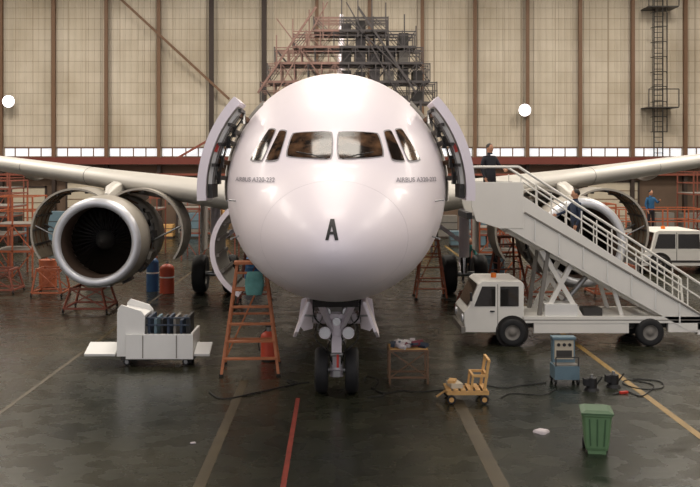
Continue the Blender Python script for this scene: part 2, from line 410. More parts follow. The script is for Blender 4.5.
SEAMC=mat('panel_seam',(206,200,208),0.6)
b=MB()
b.tube([Vector(srf(1.0,2*math.pi*j/96,-0.0016)) for j in range(97)],0.003,SEAMC,4)
for sg in(-1,1):
    for th in(0.12,-0.28):
        t=th if sg>0 else math.pi-th
        p=Vector(srf(2.3,t)); q=Vector(srf(2.3,t,0.1)); b.tube([p,q,q+Vector((0,-0.15,0))],0.012,STEEL,6)
b.build('probes',AC)
# cabin windows
b=MB()
for sg in(0,1):
    for i in range(36):
        s=7.0+i*0.533
        t0=0.22; c=[]
        for k in range(12):
            a=2*math.pi*k/12; th=t0+0.085*math.sin(a); dy=0.12*math.cos(a)
            c.append(srf(s+dy,th if sg==0 else math.pi-th,0.006))
        b.add(c,[tuple(range(12))],GLASSD)
b.build('cabin_windows',AC)
def arc_slab(b,sg,r0,r1,a0,a1,y0,y1,mo,mi,cz=FZ,cx=0,n=16):
    rings=[]
    for i in range(n+1):
        t=math.radians(a0+(a1-a0)*i/n); c=math.cos(t)*sg; s_=math.sin(t)
        rings.append([(cx+r0*c,y0,cz+r0*s_),(cx+r1*c,y0,cz+r1*s_),(cx+r1*c,y1,cz+r1*s_),(cx+r0*c,y1,cz+r0*s_)])
    b.loft(rings,mo,False,True)
    rings=[[(cx+(r0-0.012)*math.cos(t)*sg,y,cz+(r0-0.012)*math.sin(t)) for y in(y0+0.06,y1-0.06)] for t in [math.radians(a0+2+(a1-a0-4)*i/n) for i in range(n+1)]]
    b.loft(rings,mi,True,False,False)
for sg,nm in((-1,'right'),(1,'left')):
    b=MB()
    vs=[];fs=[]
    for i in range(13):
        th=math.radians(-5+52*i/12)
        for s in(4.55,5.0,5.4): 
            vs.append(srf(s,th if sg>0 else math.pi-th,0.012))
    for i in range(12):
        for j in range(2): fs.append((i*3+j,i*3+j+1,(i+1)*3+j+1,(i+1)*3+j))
    b.add(vs,fs,DARK,True)  # shaded doorway painted as a dark patch on the skin, no hole cut
    for s in(4.5,5.45): b.tube([srf(s,(math.radians(-6+54*i/14) if sg>0 else math.pi-math.radians(-6+54*i/14)),0.02) for i in range(15)],0.03,GREYM,6)
    arc_slab(b,sg,2.03,2.17,-4,43,14.75,15.6,WHITE,GREENP)
    for y in(14.95,15.18,15.4): arc_slab(b,sg,1.96,2.02,0,40,y-0.02,y+0.02,PANEL,GREYM)
    for a in(2,12,22,32,40): 
        t=math.radians(a); b.beam((sg*1.97*math.cos(t),14.85,FZ+1.97*math.sin(t)),(sg*1.97*math.cos(t),15.5,FZ+1.97*math.sin(t)),0.05,0.05,GREYD)
    for a in(6,14,24,30,38):
        t=math.radians(a)
        b.beam((sg*1.80*math.cos(t),15.75,FZ+1.80*math.sin(t)),(sg*2.05*math.cos(t),15.15,FZ+2.05*math.sin(t)),0.05,0.07,[GREYM,PANEL,COLM][a%3])
        b.cyl((sg*1.92*math.cos(t),15.4,FZ+1.92*math.sin(t)-0.1),(sg*1.92*math.cos(t),15.4,FZ+1.92*math.sin(t)+0.1),0.04,STEEL,seg=8)
    arc_slab(b,sg,1.89,1.91,3,38,15.25,15.3,GREYD,GREYD)
    arc_slab(b,sg,1.97,2.02,18,22,14.9,15.2,REDB,REDB)
    b.box((sg*2.04,15.2,FZ+0.0),(0.2,0.6,0.22),GREYD)
    b.build('passenger_door_'+nm,AC,bevel=0.008)
b=MB()
arc_slab(b,-1,1.0,1.1,-62,48,19.2,21.0,WHITE,GREENP,cz=2.2,cx=-1.50,n=18)
for a in(-50,-30,-10,10,30): arc_slab(b,-1,0.93,0.99,a,a+4,19.3,20.9,GREYM,GREYM,cz=2.2,cx=-1.50,n=3)
for y in(19.4,20.8): b.beam((-1.9,y,3.1),(-2.3,y,2.95),0.06,0.08,STEEL)
b.build('cargo_door',AC,bevel=0.006)
# wings
def airfoil(n=14):
    up=[];lo=[]
    for i in range(n+1):
        x=(1-math.cos(math.pi*i/n))/2
        t=5*(0.2969*math.sqrt(x)-0.126*x-0.3516*x*x+0.2843*x**3-0.1036*x**4)
        c=0.06*(x-x*x)
        up.append((x,t+c)); lo.append((x,-t+c))
    return up+lo[-2:0:-1]
AF=airfoil()
def wz(l): return 2.80+0.117*l
for sg,nm in((-1,'right'),(1,'left')):
    b=MB(); rings=[]
    for l,chord,th in((1.2,7.2,0.125),(2.2,6.6,0.13),(4.0,5.4,0.13),(6.4,3.95,0.14),(9.5,3.2,0.15),(13,2.3,0.13),(16.6,1.55,0.11),(17.0,1.3,0.08)):
        le=22.9+(l-1.9)*0.52
        rings.append([(sg*l,le+x*chord,wz(l)+t*th*chord-0.03*x*chord) for x,t in AF])
    b.loft(rings,WINGG)
    for l in(3.4,6.6,9.6,12.6):
        ch=np.interp(l,[2.2,4,6.4,9.5,13],[6.6,5.4,3.95,3.2,2.3]); y=22.9+(l-1.9)*0.52+ch*0.55
        rr=[]
        for i in range(9):
            t=i/8; r=0.17*math.sin(math.pi*min(max(t,0.03),0.97))**0.6
            rr.append([(sg*l+r*0.6*math.cos(a),y+2.2*t,wz(l)-0.28-0.1*t+r*math.sin(a)) for a in [2*math.pi*j/12 for j in range(12)]])
        b.loft(rr,WINGG)
    for l in(6.9,9.0,11.2,13.4):
        ch=np.interp(l,[2.2,4,6.4,9.5,13,17],[6.6,5.4,3.95,3.2,2.3,1.3]); le=22.9+(l-1.9)*0.52
        b.tube([(sg*l,le+x*ch,wz(l)+t*0.14*ch-0.03*x*ch) for x,t in AF[:6]],0.008,GREYD,4)
        b.tube([(sg*l,le+x*ch,wz(l)+t*0.14*ch-0.03*x*ch) for x,t in [AF[0]]+AF[:-5:-1]],0.008,GREYD,4)
    b.exY([(sg*16.98,wz(17)-0.5),(sg*17.03,wz(17)-0.5),(sg*17.05,wz(17)+0.55),(sg*16.98,wz(17)+0.55)],31.0,32.2,WINGG)
    b.build('wing_'+nm,AC)
b=MB(); rings=[]
for z,le,ch in((1.6,30.3,6.2),(3.2,31.7,5.2),(5.5,33.7,3.6),(7.9,35.8,2.2)):
    rings.append([(t*0.10*ch,NY+le+x*ch,FZ+z) for x,t in AF])
b.loft(rings,WHITE); b.build('vertical_fin',AC)
for sg in(-1,1):
    b=MB(); rings=[]
    for l,le,ch in((0.2,32.2,3.4),(6.1,35.6,1.3)):
        rings.append([(sg*l,NY+le+x*ch,FZ+1.0+0.1*l+t*0.1*ch) for x,t in AF])
    b.loft(rings,WINGG); b.build('stabiliser',AC)
# engines
EZ=2.03; EY=22.8
def engine(sg,nm):
    ex=sg*5.87; c=(ex,EY,EZ)
    b=MB()
    b.revolveY(c,[(0.86,0.10),(0.88,0.04),(0.92,0.005),(0.98,0.0),(1.03,0.02),(1.06,0.07),(1.08,0.16)],LIP,64)
    b.revolveY(c,[(1.08,0.16),(1.11,0.4),(1.13,0.75),(1.13,1.05),(1.0,1.06)],COWLG,64)
    b.revolveY(c,[(0.86,0.10),(0.84,0.25),(0.84,0.5),(0.86,0.95)],DUCT,64)
    b.build('inlet_cowl_'+nm,AC)
    b=MB()
    b.revolveY(c,[(0.001,0.52),(0.06,0.56),(0.15,0.72),(0.22,0.88),(0.26,1.02)],GREYD,32)
    b.revolveY(c,[(0.26,1.02),(0.87,1.12)],DARK,32)
    for i in range(36):
        a=2*math.pi*i/36; vs=[];
        for k in range(7):
            r=0.24+(0.84-0.24)*k/6; tw=0.25+0.55*k/6; wd=0.10+0.06*k/6
            da=wd*math.sin(tw)/r; dy=wd*math.cos(tw)
            for sgn in(-1,1):
                aa=a+sgn*da*0.5+0.10*math.sin(k/6*2)
                vs.append((ex+r*math.cos(aa),EY+0.95+sgn*dy*0.5,EZ+r*math.sin(aa)))
        b.add(vs,[(2*k,2*k+1,2*k+3,2*k+2) for k in range(6)],TITAN,True)
    b.build('fan_'+nm,AC)
    b=MB()
    b.revolveY(c,[(0.98,1.05),(1.0,1.1),(0.96,1.15),(0.96,1.5),(1.0,1.55),(1.0,1.65),(0.93,1.7),(0.93,2.2)],CORE,48)
    b.revolveY(c,[(0.93,2.2),(1.08,2.25),(1.10,2.6),(1.05,3.3),(0.9,3.9),(0.86,3.9),(0.8,3.3)],COWLG,48)
    b.revolveY(c,[(0.62,3.2),(0.58,3.9),(0.46,4.5),(0.42,4.5),(0.42,4.0)],CORE,40)
    b.revolveY(c,[(0.35,4.1),(0.28,4.6),(0.02,5.1)],CORE,32)
    for i in range(14):
        a=math.radians(-150+i*26) 
        pts=[(ex+(1.03)*math.cos(a+0.25*math.sin(k*1.3+i)),EY+1.15+k*0.17,EZ+1.03*math.sin(a+0.25*math.sin(k*1.3+i))) for k in range(7)]
        b.curve(pts,0.022,STEEL if i%3==0 else (BLACK if i%3==1 else COLM),6,3)
    for a,m in((-40,GREYD),(-65,BLACK),(-90,STEEL),(-115,GREYD),(-140,GREYM),(200,GREYD),(-20,GREYM),(5,BLACK),(30,GREYD),(150,BLACK)):
        t=math.radians(a); b.box((ex+1.08*math.cos(t),EY+1.5+0.2*math.sin(a),EZ+1.08*math.sin(t)),(0.24,0.5,0.2),m,ry=-t)
    for y in(1.25,1.8,2.05):
        pts=[(ex+1.0*math.cos(a),EY+y,EZ+1.0*math.sin(a)) for a in [2*math.pi*k/32 for k in range(33)]]; b.tube(pts,0.02,STEEL,5)
    b.build('engine_core_'+nm,AC)
    b=MB()
    for sd in(-1,1):
        hx=ex+sd*0.13; hz=EZ+1.13; ro=math.radians(44)
        def T(x,z):
            dx=(x-hx)*sd; dz=z-hz
            X=dx*math.cos(ro)-dz*math.sin(ro); Z=dx*math.sin(ro)+dz*math.cos(ro)
            return hx+sd*X,hz+Z-0.05
        ro_,ri=1.12,1.07; rings=[]; ring2=[]
        for i in range(25):
            a=math.radians(82-164*i/24)
            q=[]
            for r,y in((ri,1.12),(ro_,1.12),(ro_,2.4),(ri,2.4)):
                x=ex+sd*r*math.cos(a); z=EZ+r*math.sin(a); X,Z=T(x,z); q.append((X,EY+y,Z))
            rings.append(q)
            q=[]
            for y in(1.17,2.35):
                x=ex+sd*(ri-0.008)*math.cos(a); z=EZ+(ri-0.008)*math.sin(a); X,Z=T(x,z); q.append((X,EY+y,Z))
            ring2.append(q)
        b.loft(rings,COWLG,False,True); b.loft(ring2,COWLI,True,False,False)
        for i in range(3,24,3):
            a=math.radians(82-164*i/24); x=ex+sd*1.04*math.cos(a); z=EZ+1.04*math.sin(a); X,Z=T(x,z)
            b.beam((X,EY+1.15,Z),(X,EY+2.36,Z),0.04,0.05,GREYD)
        for yy in(1.35,1.7,2.05):
            pts=[]
            for i in range(2,23):
                a=math.radians(82-164*i/24); x=ex+sd*1.05*math.cos(a); z=EZ+1.05*math.sin(a); X,Z=T(x,z); pts.append((X,EY+yy,Z))
            b.tube(pts,0.018,COLM,5)
        for y in(1.25,2.0):
            a=math.radians(-35); x=ex+sd*1.05*math.cos(a); z=EZ+1.05*math.sin(a); X,Z=T(x,z)
            b.cyl((ex+sd*0.97*math.cos(a*0.2),EY+y,EZ+0.97*math.sin(a*0.2)),(X,EY+y,Z),0.02,STEEL,seg=6)
    b.build('fan_cowl_doors_'+nm,AC)
    b=MB(); rings=[]
    for y,zl,zh,w in((23.85,3.05,3.2,0.1),(24.4,3.0,3.4,0.3),(25.3,2.95,3.52,0.36),(26.8,2.75,3.5,0.36),(28.6,2.9,3.3,0.2)):
        rings.append([(ex-w/2,y,zl),(ex+w/2,y,zl),(ex+w/2,y,zh-0.05),(ex+w/4,y,zh),(ex-w/4,y,zh),(ex-w/2,y,zh-0.05)])
    b.loft(rings,WINGG,False); b.build('pylon_'+nm,AC,bevel=0.01)
engine(-1,'right'); engine(1,'left')
# nose gear
b=MB(); GY=16.33
b.cyl((0,GY,1.8),(0,GY,0.92),0.14,WHITE,seg=20); b.cyl((0,GY,0.95),(0,GY,0.84),0.165,GREYM,seg=20); b.cyl((0,GY,1.34),(0,GY,1.16),0.18,WHITE,seg=20)
b.cyl((0,GY,0.95),(0,GY,0.42),0.085,CHROME,seg=18); b.cyl((0,GY,0.52),(0,GY,0.28),0.12,WHITE,seg=16)
b.cyl((-0.36,GY,0.385),(0.36,GY,0.385),0.055,STEEL,seg=14)
for sg in(-1,1): b.wheel((sg*0.26,GY,0.385),0.385,0.235,(1,0,0),RUBBER,GREYM,32)
b.beam((0,GY-0.14,0.98),(0,GY-0.38,0.72),0.17,0.05,WHITE); b.beam((0,GY-0.38,0.72),(0,GY-0.1,0.46),0.14,0.05,WHITE); b.cyl((-0.1,GY-0.38,0.72),(0.1,GY-0.38,0.72),0.035,STEEL,seg=8)
for sg in(-1,1):
    b.beam((sg*0.07,GY-0.05,1.08),(sg*0.36,GY-0.9,1.85),0.08,0.09,WHITE)
    b.beam((sg*0.1,GY,1.18),(sg*0.48,GY+0.1,1.64),0.08,0.08,WHITE); b.beam((sg*0.1,GY-0.05,1.5),(sg*0.44,GY-0.1,1.66),0.07,0.07,PANEL)
    b.cyl((sg*0.1,GY-0.02,1.25),(sg*0.40,GY-0.02,1.25),0.07,WHITE,seg=12); b.cyl((sg*0.3,GY-0.02,1.25),(sg*0.42,GY-0.02,1.25),0.05,STEEL,seg=12)
    b.cyl((sg*0.2,GY-0.24,1.06),(sg*0.2,GY-0.1,1.06),0.105,WHITE,seg=18,r2=0.06); b.cyl((sg*0.2,GY-0.25,1.06),(sg*0.2,GY-0.235,1.06),0.092,TAXI,seg=18)
    b.cyl((sg*0.17,GY-0.24,1.42),(sg*0.17,GY-0.12,1.42),0.08,GREYM,seg=16,r2=0.05); b.cyl((sg*0.17,GY-0.25,1.42),(sg*0.17,GY-0.235,1.42),0.07,TAXI,seg=16)
    b.beam((sg*0.1,GY-0.08,1.08),(sg*0.2,GY-0.14,1.08),0.04,0.04,GREYM)
    b.curve([(sg*0.12,GY-0.05,1.6),(sg*0.2,GY-0.16,1.3),(sg*0.09,GY-0.19,1.0),(sg*0.15,GY-0.17,0.8),(sg*0.07,GY-0.14,0.5)],0.014,BLACK,6,6)
    b.curve([(sg*0.3,GY-0.25,1.58),(sg*0.24,GY-0.3,1.35),(sg*0.32,GY-0.24,1.12),(sg*0.1,GY-0.22,0.92)],0.012,STEEL,6,6)
    b.curve([(sg*0.4,GY-0.2,1.62),(sg*0.36,GY-0.25,1.3),(sg*0.12,GY-0.2,1.12)],0.015,BLACK,6,6)
    b.curve([(sg*0.34,GY-0.12,1.2),(sg*0.36,GY-0.15,0.95),(sg*0.2,GY-0.16,0.78),(sg*0.1,GY-0.12,0.7)],0.013,GREYD,6,6)
    b.cyl((sg*0.27,GY-0.1,1.7),(sg*0.27,GY-0.1,1.34),0.05,WHITE,seg=10); b.box((sg*0.32,GY-0.15,1.5),(0.14,0.1,0.14),GREYM)
b.beam((-0.34,GY-0.2,1.34),(0.34,GY-0.2,1.34),0.06,0.09,WHITE); b.beam((-0.38,GY-0.3,1.55),(0.38,GY-0.3,1.55),0.05,0.06,WHITE)
b.box((0,GY-0.18,1.52),(0.22,0.12,0.2),GREYM); b.box((0,GY-0.18,0.36),(0.12,0.1,0.1),STEEL); b.box((0,GY-0.17,0.85),(0.12,0.08,0.1),GREYM)
b.box((0.02,GY-0.42,0.62),(0.04,0.015,0.22),REDB)
b.cyl((0,GY-0.17,1.26),(0,GY-0.3,1.26),0.07,TAXI,seg=14)
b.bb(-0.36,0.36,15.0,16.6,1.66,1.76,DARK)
b.build('nose_gear',AC,bevel=0.004)
b=MB()
for sg in(-1,1):
    pts=[(15.05,1.74),(15.05,1.26),(15.3,1.13),(16.3,1.08),(16.45,1.2),(16.45,1.62)]
    f=lambda y,z,o:(sg*(0.44+(1.68-z)*0.38+o),y,z)
    n=len(pts); vs=[f(y,z,0) for y,z in pts]+[f(y,z,0.05) for y,z in pts]
    b.add(vs,[tuple(range(n)),tuple(reversed(range(n,2*n)))]+[(i,(i+1)%n,n+(i+1)%n,n+i) for i in range(n)],WHITE)
    b.add([(sg*0.34,16.62,1.66),(sg*0.62,16.60,1.56),(sg*0.68,16.60,1.14),(sg*0.58,16.62,1.0),(sg*0.42,16.64,1.04),
           (sg*0.34,16.66,1.66),(sg*0.62,16.64,1.56),(sg*0.68,16.64,1.14),(sg*0.58,16.66,1.0),(sg*0.42,16.68,1.04)],
          [(0,1,2,3,4),(9,8,7,6,5),(0,5,6,1),(1,6,7,2),(2,7,8,3),(3,8,9,4),(4,9,5,0)],WHITE)
    b.beam((sg*0.12,GY,1.3),(sg*0.55,GY-0.2,1.35),0.03,0.03,STEEL)
b.build('nose_gear_doors',AC)
for sg in(-1,1):
    b=MB(); x=sg*3.8; y=29.0
    b.cyl((x,y,2.9),(x,y,1.1),0.16,WHITE,seg=16); b.cyl((x,y,1.1),(x,y,0.6),0.11,CHROME,seg=16)
    b.cyl((x-0.6,y,0.585),(x+0.6,y,0.585),0.08,STEEL,seg=12)
    for o in(-0.46,0.46): b.wheel((x+o,y,0.585),0.585,0.42,(1,0,0),RUBBER,GREYM,32)
    b.beam((x,y,1.5),(x-sg*1.5,y,2.6),0.12,0.12,WHITE); b.beam((x,y+0.15,1.2),(x,y+0.5,0.9),0.2,0.05,WHITE); b.beam((x,y+0.5,0.9),(x,y+0.1,0.65),0.2,0.05,WHITE)
    b.box((x+sg*0.35,y,2.0),(0.04,1.2,1.4),WINGG)
    b.build('main_gear_%s'%('left' if sg>0 else 'right'),AC,bevel=0.005)

# ------------------------------------------------------------------ scaffolds / docks
def scaff(name,x0,x1,y0,y1,levels,m,nx=3,rail=True,deck=GREYM,bar=0.05,diag=True):
    b=MB(); xs=[x0+(x1-x0)*i/nx for i in range(nx+1)]; zt=levels[-1]
    for x in xs:
        for y in(y0,y1): b.beam((x,y,0),(x,y,zt+(1.0 if rail else 0)),bar,bar,m)
    for z in levels:
        for y in(y0,y1): b.beam((x0,y,z),(x1,y,z),bar,bar*1.4,m)
        for x in xs: b.beam((x,y0,z),(x,y1,z),bar,bar,m)
        if deck: b.bb(x0,x1,y0,y1,z+0.02,z+0.06,deck)
    if rail:
        for h in(0.5,1.0):
            for y in(y0,y1): b.beam((x0,y,zt+h),(x1,y,zt+h),bar*0.8,bar*0.8,m)
            for x in(x0,x1): b.beam((x,y0,zt+h),(x,y1,zt+h),bar*0.8,bar*0.8,m)
    if diag:
        zz=[0]+list(levels)
        for k in range(len(zz)-1):
            for i in range(nx):
                a,c=(xs[i],xs[i+1]) if (i+k)%2 else (xs[i+1],xs[i])
                b.beam((a,y0,zz[k]),(c,y0,zz[k+1]),bar*0.7,bar*0.7,m)
    return b.build(name)
b=MB()
DKG=mat('dock_grey',(78,74,74),0.5,0.2,0.2); DKR=mat('dock_rust',(142,112,102),0.6,0,0.2)
TY0,TY1=40.8,42.6
tiers=[(6.6,7.5,-3.3,4.3),(7.5,8.3,-3.0,4.0),(8.3,9.0,-2.7,3.7),(9.0,9.7,-1.9,3.4),(9.7,10.3,-1.0,2.2)]
for y in(TY0,TY1):
    for x in(-3.2,-2.6,2.9,3.6,4.25): b.beam((x,y,0),(x,y,6.7),0.1,0.1,DKG)
for ti,(z0,z1,x0,x1) in enumerate(tiers):
    for y in(TY0,(TY0+TY1)/2,TY1):
        for xa,xb,m in((x0,0.1,DKR),(0.1,x1,DKG)):
            b.beam((xa,y,z0),(xb,y,z0),0.08,0.09,m); b.beam((xa,y,z0+0.5),(xb,y,z0+0.5),0.03,0.04,m); b.beam((xa,y,z1-0.04),(xb,y,z1-0.04),0.04,0.05,m)
        n=int((x1-x0)/0.55)
        for i in range(n+1):
            x=x0+(x1-x0)*i/n; m=(DKR if i%3 else DKG) if x<0.1 else DKG
            b.beam((x,y,z0),(x,y,z1),0.045,0.045,m)
            if i<n:
                xa=x0+(x1-x0)*(i+1)/n
                if (i+ti)%2: b.beam((x,y,z0),(xa,y,z1),0.03,0.03,m)
                else: b.beam((xa,y,z0),(x,y,z1),0.03,0.03,m)
    b.bb(x0,x1,TY0,TY1,z0-0.03,z0+0.02,DKG)
    for k in range(int(x1/0.62)):
        x=0.2+k*0.62; 
        if random.random()<0.7 and x+0.5<x1: b.bb(x,x+0.42,TY0+0.3,TY1-0.3,z0,z0+0.3+0.35*random.random(),random.choice([GREYD,DKG,GREYM]))
for s,mm in((-1,DKR),(1,DKG)):
    b.beam((s*3.4,TY0-0.1,7.0),(s*0.9,TY0-0.1,10.7),0.09,0.09,mm); b.beam((s*2.6,TY0-0.1,7.0),(s*0.4,TY0-0.1,10.9),0.05,0.05,mm)
b.beam((-2.6,TY0-0.1,10.2),(-0.3,TY0-0.1,7.2),0.05,0.05,DKR); b.beam((0.5,TY0-0.1,10.2),(3.5,TY0-0.1,7.2),0.05,0.05,DKG)
for x,z in((-0.6,10.9),(0.2,11.2),(0.9,11.0),(1.5,11.3),(2.1,10.9),(2.9,10.4),(3.4,9.9),(-1.2,10.6),(-1.9,10.2),(-2.6,9.5)): b.beam((x,TY0,z-1.6),(x,TY0,z),0.05,0.05,DKG if x>0 else DKR)
b.build('tail_dock')
scaff('maintenance_dock',-14.6,-12.4,36,38,[1.2,2.3],REDD,3)
scaff('maintenance_dock',-12.0,-10.6,33,34.6,[0.9,1.8],ORANGE,2)
scaff('maintenance_dock',-17.6,-15.2,44,46,[1.5,2.8],REDD,3)
scaff('maintenance_dock',5.4,7.3,38,40,[1.1,2.2],REDD,3)
scaff('maintenance_dock',11.6,15.2,39,41,[1.08],ORANGE,4)
scaff('maintenance_dock',15.8,19.5,42,44,[1.4,2.6],REDD,4)
scaff('maintenance_dock',-9.6,-7.6,40,42,[1.0,2.0],REDD,3)
scaff('maintenance_dock',8.2,10.0,34,35.2,[0.8,1.5],ORANGE,3)
scaff('maintenance_dock',4.9,6.3,32.6,33.8,[0.9,1.7],ORANGE,2)
scaff('maintenance_dock',-6.4,-4.2,39,40.6,[1.1,2.1],REDD,3)
def crates(name,x0,x1,y,n):
    b=MB(); x=x0
    while x<x1:
        w=random.uniform(0.5,1.1); h=random.uniform(0.5,1.5); m=random.choice([CREAM,GREYM,PANEL,BLUEG,WOOD,GREYD])
        b.bb(x,x+w,y,y+0.8,0.1,0.1+h,m); b.bb(x,x+w,y,y+0.8,0,0.1,COLD)
        for k in(1,2): b.bb(x-0.005,x+w+0.005,y-0.01,y+0.81,0.1+h*k/3-0.02,0.1+h*k/3+0.02,GREYD)
        x+=w+random.uniform(0.05,0.6)
    b.build(name,bevel=0.01)
crates('stacked_crates',-24,-3.5,50.5,20); crates('stacked_crates',4.5,24,50.5,20); crates('stacked_crates',-19,-13,47.5,6); crates('stacked_crates',5.4,10,45,6); crates('stacked_crates',-14.4,-12.2,31.5,6)
b=MB(); b.bb(-17.9,-15.6,40.6,42.4,0.05,2.3,PANEL); b.bb(-18.0,-15.5,40.5,42.5,2.3,2.42,GREYM); b.bb(-17.5,-16.8,40.55,40.6,0.1,2.0,GREYM); b.bb(-16.5,-15.9,40.55,40.6,1.1,1.8,GLASSD); b.bb(-17.9,-15.6,40.6,42.4,0,0.06,GREYD)
b.build('site_cabin',bevel=0.01)
def cabinet(x,y,w,h,m,rz=0):
    b=MB(); b.bb(-w/2,w/2,-0.25,0.25,0.1,h,m); b.bb(-w/2-0.02,w/2+0.02,-0.27,0.27,h,h+0.03,GREYD)
    for i in range(5): z=0.14+(h-0.16)*i/5; b.bb(-w/2+0.03,w/2-0.03,-0.265,-0.25,z,z+(h-0.16)/5-0.02,m); b.bb(-w/4,w/4,-0.285,-0.265,z+0.08,z+0.1,STEEL)
    for sx in(-1,1):
        for sy in(-1,1): b.wheel((sx*(w/2-0.08),sy*0.18,0.05),0.05,0.03,(1,0,0),RUBBER,STEEL,12)
    b.build('tool_cabinet',bevel=0.006,loc=(x,y,0),rz=rz)
cabinet(5.0,30.6,0.8,1.0,BLUEG,-0.2); cabinet(9.4,31.0,0.8,1.0,GREYM,0.1); cabinet(-7.9,31.5,0.8,0.9,GREYM,0.1)

# ------------------------------------------------------------------ step ladders
def stepladder(name,loc,w0,w1,h,dep,n,m,m2,rz=0):
    b=MB()
    for sd in(-1,1):
        b.beam((sd*w0/2,-dep/2,0),(sd*w1/2,-0.08,h),0.055,0.045,m); b.beam((sd*w0/2,dep/2,0),(sd*w1/2,0.08,h),0.055,0.045,m)
        for k in(0.3,0.62): 
            y=dep/2*(1-k)+0.08*k; x=sd*(w0*(1-k)+w1*k)/2; b.beam((x,-y,h*k),(x,y,h*k),0.03,0.03,m)
    for i in range(1,n+1):
        k=i/(n+0.6); y=-(dep/2*(1-k)+0.08*k); x=(w0*(1-k)+w1*k)/2; b.box((0,y,h*k),(2*x,0.13,0.035),m)
    for i in range(1,4):
        k=i/4; y=(dep/2*(1-k)+0.08*k); x=(w0*(1-k)+w1*k)/2; b.beam((-x,y,h*k),(x,y,h*k),0.03,0.04,m)
    b.beam((-w0/2*0.9,dep/2*0.8,h*0.1),(w1/2,0.1,h*0.9),0.025,0.03,m)
    b.box((0,0,h),(w1+0.12,0.34,0.05),m)
    for sd in(-1,1): b.box((sd*w0/2,-dep/2,0.02),(0.08,0.08,0.04),m2); b.box((sd*w0/2,dep/2,0.02),(0.08,0.08,0.04),m2)
    b.build(name,bevel=0.004,loc=loc,rz=rz)
stepladder('step_ladder',(-1.64,18.1,0),1.06,0.52,2.05,1.1,6,mat('ladder_wood',(176,108,70),0.55,0,0.25,8),RUBBER,0.05)
stepladder('step_ladder',(2.75,28.0,0),0.9,0.45,1.7,0.9,5,ORANGE,RUBBER)
stepladder('step_ladder',(-2.35,27.0,0),0.9,0.45,1.6,0.9,5,REDD,RUBBER)
stepladder('step_ladder',(4.75,26.6,0),1.0,0.5,1.9,0.9,5,REDD,RUBBER,0.3)
b=MB(); 
rings=[]
for i in range(7):
    t=i/6; w=0.14+0.04*math.sin(t*3); d=0.05+0.02*math.sin(t*9)
    rings.append([(-1.55+w*math.cos(a)+0.01*math.sin(5*a),17.86+d*math.sin(a)-0.12*t,1.90-0.42*t) for a in [2*math.pi*j/16 for j in range(16)]])
b.loft(rings,mat('teal_cloth',(84,134,132),0.9,0,0.3,12,bump=0.3)); b.build('work_jacket')
def extinguisher(name,x,y,r=0.1,h=0.5,m=REDB):
    b=MB(); b.cyl((x,y,0.0),(x,y,0.04),r*0.95,BLACK,seg=20); b.cyl((x,y,0.03),(x,y,h),r,m,seg=20); b.ell((x,y,h),(r,r,r*0.7),m,20,8)
    b.cyl((x,y,h+r*0.5),(x,y,h+r*1.2),r*0.25,STEEL,seg=10); b.box((x+r*0.4,y,h+r*1.3),(r*1.5,0.03,0.03),BLACK)
    b.curve([(x-r*0.2,y,h+r),(x-r*1.2,y-0.02,h*0.9),(x-r*1.15,y-0.03,h*0.4)],0.014,BLACK,6,6); b.build(name)
extinguisher('fire_extinguisher',-1.38,19.0,0.15,0.48,mat('extinguisher_red',(196,78,56),0.45))
def drum(name,x,y,m,h=0.86,r=0.28):
    b=MB(); b.cyl((x,y,0),(x,y,h),r,m,seg=28)
    for z in(0.01,h/3,h*2/3,h-0.01):
        pts=[(x+(r)*math.cos(t),y+r*math.sin(t),z+0.01) for t in [2*math.pi*k/28 for k in range(29)]]; b.tube(pts,0.014,m,6)
    b.cyl((x+0.1,y,h),(x+0.1,y,h+0.03),0.04,STEEL,seg=10); b.build(name)
def gas_cyl(x,y,m,h=0.95,r=0.17):
    b=MB(); b.cyl((x,y,0),(x,y,h-0.12),r,m,seg=22); b.ell((x,y,h-0.12),(r,r,0.16),m,22,10); b.cyl((x,y,h),(x,y,h+0.12),0.035,STEEL,seg=10); b.cyl((x-0.06,y,h+0.09),(x+0.06,y,h+0.09),0.02,STEEL,seg=8)
    b.cyl((x,y,h*0.55),(x,y,h*0.6),r+0.004,PANEL,seg=22,caps=False); b.build('gas_cylinder')
gas_cyl(-5.72,29.4,BLUE,1.0,0.19); gas_cyl(-5.2,29.0,mat('cylinder_red',(186,76,50),0.5),0.85,0.22)
drum('oil_drum',-2.75,31,BLUE); drum('oil_drum',-9.3,30.5,ORANGE)
def lowstand(name,x,y,w,d,h,m):
    b=MB()
    for sx in(-1,1):
        for sy in(-1,1):
            b.beam((x+sx*w/2,y+sy*d/2,0.06),(x+sx*w*0.36,y+sy*d*0.4,h),0.05,0.05,m); b.wheel((x+sx*w/2,y+sy*d/2,0.06),0.06,0.04,(1,0,0),RUBBER,STEEL,12)
    for sy in(-1,1):
        b.beam((x-w*0.36,y+sy*d*0.4,h),(x+w*0.36,y+sy*d*0.4,h),0.06,0.06,m); b.beam((x-w/2,y+sy*d/2,0.12),(x+w/2,y+sy*d/2,0.12),0.05,0.05,m)
        b.beam((x-w/2,y+sy*d/2,0.12),(x+w*0.36,y+sy*d*0.4,h),0.03,0.03,m); b.beam((x+w/2,y+sy*d/2,0.12),(x-w*0.36,y+sy*d*0.4,h),0.03,0.03,m)
    for sx in(-1,1): b.beam((x+sx*w*0.36,y-d*0.4,h),(x+sx*w*0.36,y+d*0.4,h),0.06,0.06,m); b.beam((x+sx*w/2,y-d/2,0.12),(x+sx*w/2,y+d/2,0.12),0.05,0.05,m)
    b.build(name)
lowstand('engine_stand',-6.65,25.6,1.15,1.2,0.62,REDD); lowstand('engine_stand',-8.6,28.5,0.9,0.9,0.8,ORANGE); lowstand('engine_stand',3.7,25.2,1.0,1.0,0.5,REDD)
